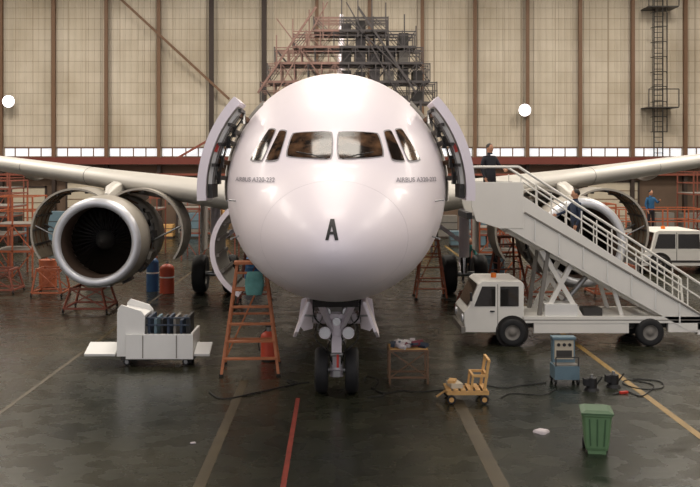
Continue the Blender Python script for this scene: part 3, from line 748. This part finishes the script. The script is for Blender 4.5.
lowstand('engine_stand',8.3,28.5,1.4,1.1,0.9,ORANGE); lowstand('engine_stand',6.1,27.8,1.2,1.0,0.9,ORANGE); lowstand('engine_stand',-10.4,29.2,1.2,1.0,0.7,REDD)

# ------------------------------------------------------------------ white equipment trolley (left)
b=MB(); ty=18.5
b.bb(-4.2,-2.78,ty-0.1,ty+0.75,0.12,0.2,GREYD)
b.exY([(-4.27,0.2),(-3.74,0.2),(-3.72,0.98),(-3.80,1.08),(-4.18,1.20),(-4.25,1.12)],ty-0.14,ty-0.09,PANEL)
b.exY([(-4.27,0.2),(-3.74,0.2),(-3.72,0.98),(-3.80,1.08),(-4.18,1.20),(-4.25,1.12)],ty+0.7,ty+0.75,PANEL)
b.bb(-4.27,-4.22,ty-0.1,ty+0.72,0.2,1.05,PANEL); b.exY([(-4.24,1.02),(-3.76,0.92),(-3.76,0.97),(-4.24,1.08)],ty-0.1,ty+0.72,PANEL)
b.bb(-4.08,-2.78,ty-0.2,ty-0.15,0.16,0.64,PANEL); b.bb(-3.7,-2.8,ty-0.12,ty+0.7,0.2,0.26,PANEL)
b.bb(-2.83,-2.78,ty-0.15,ty+0.72,0.2,0.66,PANEL)
for x in(-3.75,-3.1): b.bb(x-0.01,x+0.01,ty-0.21,ty-0.19,0.18,0.62,GREYM)
b.box((-4.60,ty+0.1,0.30),(0.60,0.5,0.05),PANEL,rx=0.3); b.box((-2.62,ty+0.1,0.30),(0.30,0.5,0.05),PANEL,rx=0.3)
b.cyl((-4.4,ty+0.1,0.28),(-4.2,ty+0.1,0.28),0.03,STEEL,seg=8); b.cyl((-2.8,ty+0.1,0.28),(-2.7,ty+0.1,0.28),0.03,STEEL,seg=8)
for i,m in enumerate((NAVY,BLUEG,BLACK,NAVY,GREYM,NAVY,BLACK)):
    x=-3.66+i*0.125; b.box((x,ty+0.3,0.62-0.02*(i%2)),(0.05,0.7,0.66-0.04*(i%3)),m); b.bb(x+0.04,x+0.055,ty-0.06,ty+0.6,0.26,0.5,STEEL)
for z in(0.94,0.8): b.beam((-3.72,ty-0.08,z),(-2.84,ty-0.08,z),0.025,0.025,NAVY)
b.beam((-2.86,ty-0.08,0.2),(-2.86,ty-0.08,0.96),0.03,0.03,BLACK)
for x in(-4.1,-2.95):
    for y in(ty,ty+0.65): b.wheel((x,y,0.07),0.07,0.05,(0,1,0),RUBBER,STEEL,14); b.bb(x-0.03,x+0.03,y-0.04,y+0.04,0.07,0.13,STEEL)
b.build('equipment_trolley',bevel=0.008)

# ------------------------------------------------------------------ work table with cloths
b=MB(); x0,x1,y0,y1,h=0.94,1.62,16.9,17.4,0.60
for x in(x0,x1):
    for y in(y0,y1): b.beam((x,y,0),(x,y,h),0.035,0.035,COLM)
for z in(0.12,h):
    for y in(y0,y1): b.beam((x0,y,z),(x1,y,z),0.03,0.035,COLM)
    for x in(x0,x1): b.beam((x,y0,z),(x,y1,z),0.03,0.035,COLM)
b.beam((x0,y0,0.12),(x1,y0,h),0.02,0.02,COLM); b.beam((x1,y0,0.12),(x0,y0,h),0.02,0.02,COLM); b.bb(x0,x1,y0,y1,h,h+0.03,WOOD)
for i in range(36):
    cx_,cy_=random.uniform(x0+0.05,x1-0.05),random.uniform(y0+0.03,y1-0.05); w_=random.uniform(.04,.1)
    b.box((cx_,cy_,h+0.05+random.random()*0.06),(w_*1.6,w_*1.3,random.uniform(.03,.08)),random.choice([CLOTH,CLOTH,CLOTH,CLOTHR,PANEL,NAVY,PANEL]),rz=random.random()*3,rx=random.uniform(-.4,.4),ry=random.uniform(-.4,.4))
b.build('work_table',bevel=0.004)
# ------------------------------------------------------------------ yellow wooden cart
b=MB(); cx,cy=2.15,15.75
for sy in(-0.2,0.2):
    b.beam((cx-0.34,cy+sy,0.17),(cx+0.34,cy+sy,0.17),0.06,0.06,WOOD); b.beam((cx+0.26,cy+sy,0.17),(cx+0.34,cy+sy,0.70),0.045,0.045,WOOD)
    b.beam((cx+0.05,cy+sy,0.17),(cx+0.08,cy+sy,0.45),0.035,0.035,WOOD)
    b.wheel((cx-0.28,cy+sy*1.3,0.075),0.075,0.045,(0,1,0),RUBBER,WOOD,18); b.wheel((cx+0.26,cy+sy*1.3,0.075),0.075,0.045,(0,1,0),RUBBER,WOOD,18)
for x in(-0.32,-0.2,-0.08,0.04,0.16,0.28): b.beam((cx+x,cy-0.24,0.215),(cx+x,cy+0.24,0.215),0.08,0.03,WOOD)
b.beam((cx+0.34,cy-0.24,0.70),(cx+0.34,cy+0.24,0.70),0.045,0.045,WOOD); b.beam((cx+0.31,cy-0.2,0.45),(cx+0.31,cy+0.2,0.45),0.04,0.06,WOOD); b.beam((cx+0.08,cy-0.2,0.45),(cx+0.08,cy+0.2,0.45),0.04,0.04,WOOD); b.beam((cx+0.06,cy-0.2,0.45),(cx+0.33,cy-0.2,0.45),0.04,0.04,WOOD); b.beam((cx+0.06,cy+0.2,0.45),(cx+0.33,cy+0.2,0.45),0.04,0.04,WOOD)
b.box((cx-0.2,cy,0.27),(0.2,0.3,0.08),CREAM,rz=0.2); b.box((cx-0.24,cy-0.02,0.33),(0.12,0.2,0.05),WOOD,rz=-0.3); b.beam((cx-0.34,cy,0.17),(cx-0.5,cy,0.06),0.03,0.03,WOOD); b.build('wooden_cart',bevel=0.004)
# ------------------------------------------------------------------ blue-grey test trolley + black jacks
b=MB(); cx,cy=4.08,17.0
b.bb(cx-0.22,cx+0.22,cy-0.2,cy+0.2,0.1,0.34,BLUEG); b.bb(cx-0.2,cx+0.2,cy+0.05,cy+0.2,0.34,0.80,BLUEG); b.bb(cx-0.17,cx+0.17,cy+0.03,cy+0.06,0.42,0.76,CREAM)
b.bb(cx-0.21,cx+0.21,cy,cy+0.22,0.78,0.82,BLUEG); b.bb(cx-0.2,cx+0.2,cy-0.18,cy+0.05,0.34,0.36,GREYM)
for i in range(3): b.cyl((cx-0.1+i*0.1,cy+0.03,0.68),(cx-0.1+i*0.1,cy+0.01,0.68),0.03,BLACK,seg=12)
b.bb(cx-0.14,cx+0.14,cy+0.02,cy+0.04,0.46,0.58,GREYD)
for sx in(-1,1):
    b.beam((cx+sx*0.2,cy-0.2,0.34),(cx+sx*0.2,cy-0.2,0.5),0.02,0.02,GREYD)
    for sy in(-1,1): b.wheel((cx+sx*0.2,cy+sy*0.16,0.06),0.06,0.04,(1,0,0),RUBBER,STEEL,14); b.bb(cx+sx*0.2-0.03,cx+sx*0.2+0.03,cy+sy*0.16-0.03,cy+sy*0.16+0.03,0.06,0.11,GREYD)
b.beam((cx-0.2,cy-0.2,0.5),(cx+0.2,cy-0.2,0.5),0.02,0.02,GREYD); b.build('test_trolley',bevel=0.006)
for x,y in((4.42,16.45),(4.87,16.7)):
    b=MB(); b.cyl((x,y,0),(x,y,0.05),0.13,BLACK,r2=0.11,seg=20); b.cyl((x,y,0.05),(x,y,0.22),0.09,BLACK,seg=16); b.cyl((x,y,0.2),(x,y,0.28),0.03,STEEL,seg=12)
    b.beam((x+0.06,y-0.02,0.08),(x+0.16,y-0.1,0.26),0.02,0.02,BLACK); b.box((x-0.07,y,0.15),(0.14,0.14,0.12),RUBBER); b.build('bottle_jack')
b=MB(); b.box((4.9,16.2,0.025),(0.16,0.05,0.035),REDB,rz=0.4); b.cyl((4.8,16.16,0.02),(4.68,16.1,0.02),0.015,BLACK,seg=8); b.build('red_screwdriver')
# ------------------------------------------------------------------ green wheelie bin
b=MB(); rings=[]; q=0.88
for z,w,d in((0.05,0.16,0.17),(0.09,0.175,0.19),(0.51,0.215,0.235),(0.53,0.235,0.255),(0.555,0.235,0.255)):
    rings.append([(sx*w*a*q,sy*d*c*q,z) for sx,sy,a,c in((-1,-1,1,.85),(-1,-1,.85,1),(1,-1,.85,1),(1,-1,1,.85),(1,1,1,.85),(1,1,.85,1),(-1,1,.85,1),(-1,1,1,.85))])
b.loft(rings,GREEN,False)
b.bb(-0.245*q,0.245*q,-0.275*q,0.27*q,0.555,0.575,GREEND)
b.loft([[(-.23*q,-.26*q,.575),(.23*q,-.26*q,.575),(.23*q,.25*q,.575),(-.23*q,.25*q,.575)],[(-.17*q,-.19*q,.60),(.17*q,-.19*q,.60),(.17*q,.2*q,.60),(-.17*q,.2*q,.60)]],GREEND,False)
b.cyl((-0.2*q,0.3*q,0.555),(0.2*q,0.3*q,0.555),0.018,GREEND,seg=8)
for sx in(-1,1): b.beam((sx*0.18*q,0.24*q,0.555),(sx*0.18*q,0.3*q,0.555),0.02,0.03,GREEND); b.wheel((sx*0.17*q,0.2*q,0.07),0.07,0.04,(1,0,0),RUBBER,GREYD,18)
for sx in(-0.1,0,0.1): b.beam((sx*q,-0.205*q,0.12),(sx*1.2*q,-0.236*q,0.49),0.02,0.012,GREEND)
b.bb(-0.12,0.12,-0.14,-0.08,0,0.07,GREEN); b.build('wheelie_bin',bevel=0.006,loc=(3.54,12.95,0),rz=-0.18)
b=MB(); rings=[]
for k,(r,z) in enumerate(((0.11,0.0),(0.10,0.03),(0.07,0.045),(0.02,0.05))):
    rings.append([(2.99+r*math.cos(a)*(1+0.25*math.sin(3*a)),13.85+r*0.9*math.sin(a)*(1+0.2*math.cos(4*a)),z) for a in [2*math.pi*j/20 for j in range(20)]])
b.loft(rings,CLOTH); b.build('floor_rag')
b=MB(); b.box((-2.02,13.3,0.012),(0.07,0.05,0.015),CLOTH,rz=0.5); b.build('paper_scrap')
def cable(name,pts,r=0.012,m=RUBBER):
    b=MB(); b.curve([(x,y,r+0.002) for x,y in pts],r,m,6,8); b.build(name)
cable('air_hose',[(-2.2,16.3),(-1.9,15.8),(-1.4,16.2),(-1.0,16.6),(-0.7,16.9),(-0.9,17.2),(-0.8,16.9),(-0.5,17.0)])
cable('power_cable',[(0.6,16.6),(0.8,16.2),(1.1,16.4),(1.4,16.3),(1.9,16.5),(2.4,16.9),(2.9,16.6),(3.3,16.8),(3.75,17.0)],0.009)
cable('power_cable',[(0.5,15.9),(0.8,16.1),(0.65,16.5),(0.75,17.2),(0.55,17.5),(0.5,17.0)],0.009)
cable('power_cable',[(5.0,16.4),(5.1,16.0),(5.3,16.2),(5.6,16.8),(5.3,17.2),(5.1,16.9),(5.3,16.5),(5.7,16.6),(5.8,17.1),(5.4,17.3)],0.010)
cable('air_hose',[(2.75,15.9),(3.0,16.2),(3.5,16.1),(3.8,16.5)],0.008)

# ------------------------------------------------------------------ passenger stair truck
ST_=empty('passenger_stair_truck'); YA,YB=20.45,21.95
b=MB()
b.bb(3.3,7.8,YA+0.25,YB-0.25,0.36,0.5,GREYD)
b.bb(4.0,7.85,YA,YB,0.5,0.64,TRUCKW); b.bb(4.25,6.3,YA+0.01,YA+0.1,0.28,0.5,TRUCKW); b.bb(7.15,7.85,YA+0.01,YA+0.12,0.3,0.5,TRUCKW); b.bb(7.78,7.9,YA,YB,0.25,0.5,TRUCKW)
b.bb(4.5,5.2,YA+0.05,YA+0.6,0.64,0.9,PANEL); b.bb(5.35,5.75,YA+0.1,YA+0.5,0.64,0.8,GREYD)
b.bb(4.0,7.85,YA-0.004,YA,0.555,0.575,GREYM)
b.build('chassis',ST_,bevel=0.012)
b=MB()
prof=[(2.76,0.3),(2.74,0.72),(2.84,0.84),(3.06,1.34),(3.14,1.40),(3.98,1.40),(4.03,1.34),(4.03,0.3)]
b.exY(prof,YA,YB,TRUCKW)
b.exY([(2.96,0.86),(3.13,1.29),(3.42,1.29),(3.42,0.86)],YA-0.012,YA+0.01,GLASSD); b.exY([(3.52,0.86),(3.52,1.29),(3.92,1.29),(3.92,0.86)],YA-0.012,YA+0.01,GLASSD)
b.exY([(2.96,0.86),(3.13,1.29),(3.42,1.29),(3.42,0.86)],YB-0.01,YB+0.012,GLASSD)
b.add([(2.83,YA+0.1,0.86),(2.83,YB-0.1,0.86),(3.04,YB-0.1,1.33),(3.04,YA+0.1,1.33)],[(0,1,2,3)],GLASSD)
b.exY([(3.46,0.36),(3.46,1.34),(3.475,1.34),(3.475,0.36)],YA-0.006,YA+0.01,GREYM)
b.bb(3.3,3.4,YA-0.03,YA,0.74,0.77,BLACK); b.bb(2.68,2.78,YA,YB,0.28,0.42,GREYM); b.box((2.88,YA-0.1,1.08),(0.04,0.1,0.18),BLACK)
b.cyl((2.75,YA+0.2,0.58),(2.71,YA+0.2,0.58),0.09,LIP,seg=16); b.cyl((2.75,YB-0.2,0.58),(2.71,YB-0.2,0.58),0.09,LIP,seg=16)
b.cyl((3.5,21.2,1.40),(3.5,21.2,1.5),0.06,AMBER,seg=14)
b.cyl((3.78,YA-0.004,0.31),(3.78,YA+0.02,0.31),0.355,DARK,seg=28)  # flat dark disc paints the shade of the wheel arch
b.build('cab',ST_,bevel=0.01)
b=MB()
for x in(3.78,6.75):
    for y in(YA+0.04,YB-0.04): b.wheel((x,y,0.3),0.3,0.22,(0,1,0),RUBBER,GREYM,28)
b.build('wheels',ST_)
b=MB(); PX=3.72; PZ=2.82; BX=7.95; BZ=0.42; SL=(PZ-BZ)/(BX-PX)
def sz(x): return PZ-(x-PX)*SL
for y in(YA,YB):
    y0,y1=(y-0.0,y+0.05) if y==YA else (y-0.05,y)
    b.exY([(PX-0.05,PZ-0.28),(PX-0.05,PZ+0.42),(PX+0.3,PZ+0.42),(BX,BZ+0.22),(BX,BZ-0.05),(BX-0.35,BZ-0.10)],y0,y1,TRUCKW)
    b.exY([(3.0,PZ-0.12),(2.9,PZ+0.2),(2.9,PZ+0.72),(PX+0.3,PZ+0.72),(PX+0.3,PZ-0.28),(PX-0.2,PZ-0.28)],y0-0.01,y1+0.01,TRUCKW)
    ys=y0-0.012 if y==YA else y1+0.012
    for i in range(7):
        x=PX+0.55+i*0.52; b.beam((x,ys,sz(x)-0.24),(x,ys,sz(x)+0.22),0.03,0.03,PANEL)
    b.beam((PX+0.32,ys,sz(PX+0.3)+0.24),(BX,ys,BZ+0.2),0.03,0.04,GREYM)
n=16
for i in range(n):
    xa=PX+(BX-PX)*(i+0.15)/n; b.bb(xa,xa+0.27,YA+0.05,YB-0.05,sz(xa)-0.16-0.02,sz(xa)-0.16+0.02,GREYM)
b.bb(2.9,PX+0.05,YA+0.05,YB-0.05,PZ-0.06,PZ,GREYM); b.bb(2.8,2.92,YA,YB,PZ-0.08,PZ+0.06,RUBBER)
b.beam((PX,YA+0.3,PZ-0.3),(BX-0.4,YA+0.3,BZ-0.05),0.1,0.14,TRUCKW); b.beam((PX,YB-0.3,PZ-0.3),(BX-0.4,YB-0.3,BZ-0.05),0.1,0.14,TRUCKW)
b.build('stair_flight',ST_,bevel=0.006)
b=MB()
for y in(YA+0.02,YB-0.02):
    top=[(2.92,y,PZ+1.05),(PX+0.2,y,PZ+1.05),(BX,y,BZ+0.85),(BX+0.05,y,BZ+0.2)]
    b.tube(top,0.028,TRUCKW,8); b.tube([(2.92,y,PZ+0.7),(2.92,y,PZ+1.05)],0.025,TRUCKW,8)
    b.tube([(PX+0.3,y,PZ+0.72),(BX,y,BZ+0.55)],0.02,TRUCKW,6)
    for i in range(13):
        x=PX+0.25+(BX-PX-0.3)*i/12; b.cyl((x,y,sz(x)+0.2),(x,y,sz(x)+1.02-0.12*(x-PX-0.2)/(BX-PX)),0.016,TRUCKW,seg=6)
b.build('handrails',ST_)
b=MB()
for y in(YA+0.2,YB-0.2):
    b.beam((4.5,y,0.62),(5.1,y,1.75),0.09,0.1,TRUCKW); b.beam((5.3,y,0.62),(4.45,y,2.05),0.08,0.1,TRUCKW); b.beam((4.4,y,0.62),(4.6,y,2.1),0.08,0.1,GREYM)
    b.beam((6.2,y,0.62),(6.0,y,1.3),0.08,0.08,TRUCKW)
for z,x in((0.95,4.66),(1.4,4.9),(1.0,5.1)): b.beam((x,YA+0.2,z),(x,YB-0.2,z),0.06,0.06,TRUCKW)
b.cyl((4.9,21.2,0.62),(5.6,21.2,1.45),0.06,STEEL,seg=12)
b.build('lift_frame',ST_)

# ------------------------------------------------------------------ tow tractor far right
TT=empty('tow_tractor'); y0,y1=33.9,36.2
b=MB(); b.exY([(10.9,0.3),(10.88,0.78),(11.25,0.86),(11.4,1.5),(11.5,1.56),(13.0,1.56),(13.1,1.5),(13.15,0.95),(14.6,0.9),(14.62,0.3)],y0,y1,TRUCKW)
b.exY([(11.36,0.92),(11.5,1.44),(12.1,1.44),(12.1,0.92)],y0-0.015,y0+0.01,GLASSD); b.exY([(12.2,0.92),(12.2,1.44),(12.95,1.44),(13.0,0.92)],y0-0.015,y0+0.01,GLASSD)
b.add([(11.22,y0+0.15,0.9),(11.22,y1-0.15,0.9),(11.38,y1-0.15,1.48),(11.38,y0+0.15,1.48)],[(0,1,2,3)],GLASSD)
b.bb(10.86,14.65,y0-0.02,y0+0.03,0.42,0.5,GREYD); b.bb(12.14,12.16,y0-0.01,y0+0.02,0.5,1.5,GREYD)
b.bb(10.84,10.9,y0,y1,0.25,0.45,GREYD); b.cyl((12,y0+1,1.56),(12,y0+1,1.66),0.08,AMBER,seg=12); b.bb(11.0,11.2,y0-0.03,y0,0.56,0.68,LIP)
b.bb(13.3,14.5,y0+0.2,y1-0.2,0.9,1.15,GREYM); b.build('tractor_body',TT,bevel=0.02)
b=MB()
for x in(11.55,13.9):
    b.cyl((x,y0-0.01,0.36),(x,y0+0.05,0.36),0.42,DARK,seg=24)  # wheel arch shade painted as a dark disc
    for y in(y0+0.06,y1-0.06): b.wheel((x,y,0.34),0.34,0.28,(0,1,0),RUBBER,GREYM,24)
b.build('tractor_wheels',TT)

# ------------------------------------------------------------------ people
SKIN=mat('skin',(176,128,100),0.6,0,0.08); HAIR=mat('hair_black',(24,20,18),0.6)
def person(name,loc,rz,H,shirt,pants,J=None):
    P=dict(pel=(0,0,.93),sp=(0,0,1.10),ch=(0,0,1.30),nb=(0,0,1.43),nk=(0,-.005,1.49),hd=(0,-.02,1.56),hm=(0,-.015,1.63),
      shL=(.17,0,1.385),elL=(.23,.03,1.12),wrL=(.21,-.08,.90),hiL=(.10,0,.88),knL=(.11,-.02,.50),anL=(.11,.02,.09),toL=(.12,-.15,.05),
      shR=(-.17,0,1.385),elR=(-.23,.03,1.12),wrR=(-.21,-.08,.90),hiR=(-.10,0,.88),knR=(-.11,-.02,.50),anR=(-.11,.02,.09),toR=(-.12,-.15,.05))
    if J: P.update(J)
    R=dict(pel=.135,sp=.125,ch=.15,nb=.09,nk=.055,hd=.075,hm=.09,sh=.07,el=.048,wr=.03,hi=.098,kn=.065,an=.045,to=.042)
    vs=[];rad=[];idx={}
    for k in P: idx[k]=len(vs); vs.append(Vector(P[k])); rad.append(R.get(k) or R[k[:2]])
    ed=[('pel','sp','s'),('sp','ch','s'),('ch','nb','s'),('nb','nk','k'),('nk','hd','k'),('hd','hm','k')]
    for s in'LR': ed+=[('ch','sh'+s,'s'),('sh'+s,'el'+s,'s'),('el'+s,'wr'+s,'s'),('pel','hi'+s,'p'),('hi'+s,'kn'+s,'p'),('kn'+s,'an'+s,'p'),('an'+s,'to'+s,'b')]
    E=[(idx[a],idx[c],t) for a,c,t in ed]
    for s in'LR':
        w=vs[idx['wr'+s]]; d=(w-vs[idx['el'+s]]).normalized(); u=Vector((0,1,0)); u=(u-d*u.dot(d)).normalized(); nn=d.cross(u)
        pa=w+d*0.07; ip=len(vs); vs.append(pa); rad.append(.033); E.append((idx['wr'+s],ip,'k'))
        for i,L in enumerate((.06,.075,.07,.055)):
            o=u*((i-1.5)*0.024); a=len(vs); vs.append(pa+o+d*.035); rad.append(.0095); vs.append(pa+o+d*(.035+L*.5)+nn*.006); rad.append(.009); vs.append(pa+o+d*(.035+L*.9)+nn*.022); rad.append(.008)
            E+=[(ip,a,'k'),(a,a+1,'k'),(a+1,a+2,'k')]
        a=len(vs); vs.append(w+d*.04-u*.04); rad.append(.011); vs.append(w+d*.08-u*.055+nn*.01); rad.append(.01); E+=[(ip,a,'k'),(a,a+1,'k')]
    k=H/1.72; vs=[v*k for v in vs]; rad=[r*k for r in rad]
    me=bpy.data.meshes.new(name+'_sk'); me.from_pydata([tuple(v) for v in vs],[(a,c) for a,c,_ in E],[])
    o=bpy.data.objects.new(name+'_sk',me); scene.collection.objects.link(o)
    o.modifiers.new('skin','SKIN'); sm=o.modifiers.new('sub','SUBSURF'); sm.levels=1; sm.render_levels=1
    if not me.skin_vertices: return
    for i,r in enumerate(rad):
        me.skin_vertices[0].data[i].radius=(r,r); me.skin_vertices[0].data[i].use_root=(i==0)
    bpy.context.view_layer.update()
    m2=bpy.data.meshes.new_from_object(o.evaluated_get(bpy.context.evaluated_depsgraph_get())); bpy.data.objects.remove(o)
    par=empty(name,loc,rz)
    m2.materials.clear(); ms={'s':0,'p':1,'k':2,'b':3}
    for q in(shirt,pants,SKIN,BLACK): m2.materials.append(q)
    A=np.array([vs[a] for a,_,_ in E]);B_=np.array([vs[c] for _,c,_ in E]);T=[t for *_,t in E]; RR=np.array([(rad[a]+rad[c])/2 for a,c,_ in E])
    for p in m2.polygons:
        c=np.array(p.center); ab=B_-A; t=np.clip(((c-A)*ab).sum(1)/np.maximum((ab*ab).sum(1),1e-9),0,1)
        dd=np.linalg.norm(c-(A+ab*t[:,None]),axis=1)-RR; p.material_index=ms[T[int(dd.argmin())]]; p.use_smooth=True
    bo=bpy.data.objects.new('body',m2); scene.collection.objects.link(bo); bo.parent=par
    h=vs[idx['hm']]; b=MB()
    b.ell((h.x,h.y,h.z-0.0),(.078*k,.098*k,.115*k),SKIN,16,12)
    b.ell((h.x,h.y+.02*k,h.z+.03*k),(.086*k,.098*k,.098*k),HAIR,16,12)
    b.ell((h.x,h.y-.10*k,h.z-.02*k),(.014*k,.02*k,.024*k),SKIN,8,6)
    for sg in(-1,1): b.ell((h.x+sg*.03*k,h.y-.092*k,h.z+.0*k),(.011*k,.008*k,.007*k),BLACK,8,6); b.ell((h.x+sg*.08*k,h.y,h.z-.01*k),(.012*k,.02*k,.03*k),SKIN,8,6)
    b.box((h.x,h.y-.09*k,h.z-.055*k),(.04*k,.01*k,.008*k),CLOTHR)
    b.build('head',par)
SH_D=mat('shirt_dark',(34,36,44),0.9); SH_B=mat('shirt_blue',(40,90,130),0.9); PA_D=mat('trousers_dark',(34,34,40),0.9); SH_T=mat('shirt_teal',(52,120,116),0.9); SH_N=mat('shirt_navy',(38,48,70),0.9)
person('technician',(3.46,21.5,PZ),0.5,1.55,SH_D,PA_D,dict(elL=(.26,-.1,1.15),wrL=(.2,-.32,1.1)))
person('technician',(5.42,21.5,sz(5.42)-0.14),-1.4,1.62,SH_N,PA_D,dict(knL=(.11,-.14,.52),anL=(.11,-.1,.2),toL=(.12,-.26,.16),elR=(-.3,-.12,1.2),wrR=(-.3,-.36,1.12)))
person('technician',(13.1,39.6,1.14),0.3,1.7,SH_B,PA_D,dict(elL=(.28,-.1,1.2),wrL=(.22,-.3,1.3)))
person('technician',(4.25,31.2,0),0.2,1.68,SH_T,PA_D,dict(sp=(0,-.06,1.08),ch=(0,-.2,1.22),nb=(0,-.28,1.32),nk=(0,-.32,1.36),hd=(0,-.36,1.4),hm=(0,-.38,1.46),shL=(.17,-.25,1.26),shR=(-.17,-.25,1.26),elL=(.22,-.34,1.0),wrL=(.18,-.5,.82),elR=(-.22,-.34,1.0),wrR=(-.18,-.5,.82)))
person('technician',(4.95,29.4,0),1.2,1.7,SH_D,PA_D)
person('technician',(16.9,42.8,2.66),0.3,1.7,SH_B,PA_D)

# ------------------------------------------------------------------ lighting
w=bpy.data.worlds.new('world'); scene.world=w; w.use_nodes=True
bg=w.node_tree.nodes['Background']; bg.inputs[0].default_value=(1.0,0.96,0.98,1); bg.inputs[1].default_value=1.0
for x in(-17,0,17):
    for y in(6.5,15.5,24.5,33.5,42.5):
        ld=bpy.data.lights.new('high_bay_light','AREA'); ld.shape='RECTANGLE'; ld.size=7; ld.size_y=3; ld.energy={6.5:500,15.5:900,24.5:900,33.5:1100,42.5:2100}[y]; ld.color=(1,0.91,0.80)
        b=MB(); b.bb(-3.5,3.5,-1.5,1.5,0.03,0.25,GREYM)
        o=b.build('ceiling_light',loc=(x,y,17.74))
        lo=bpy.data.objects.new('lamp',ld); scene.collection.objects.link(lo); lo.parent=o; lo.location=(0,0,0)
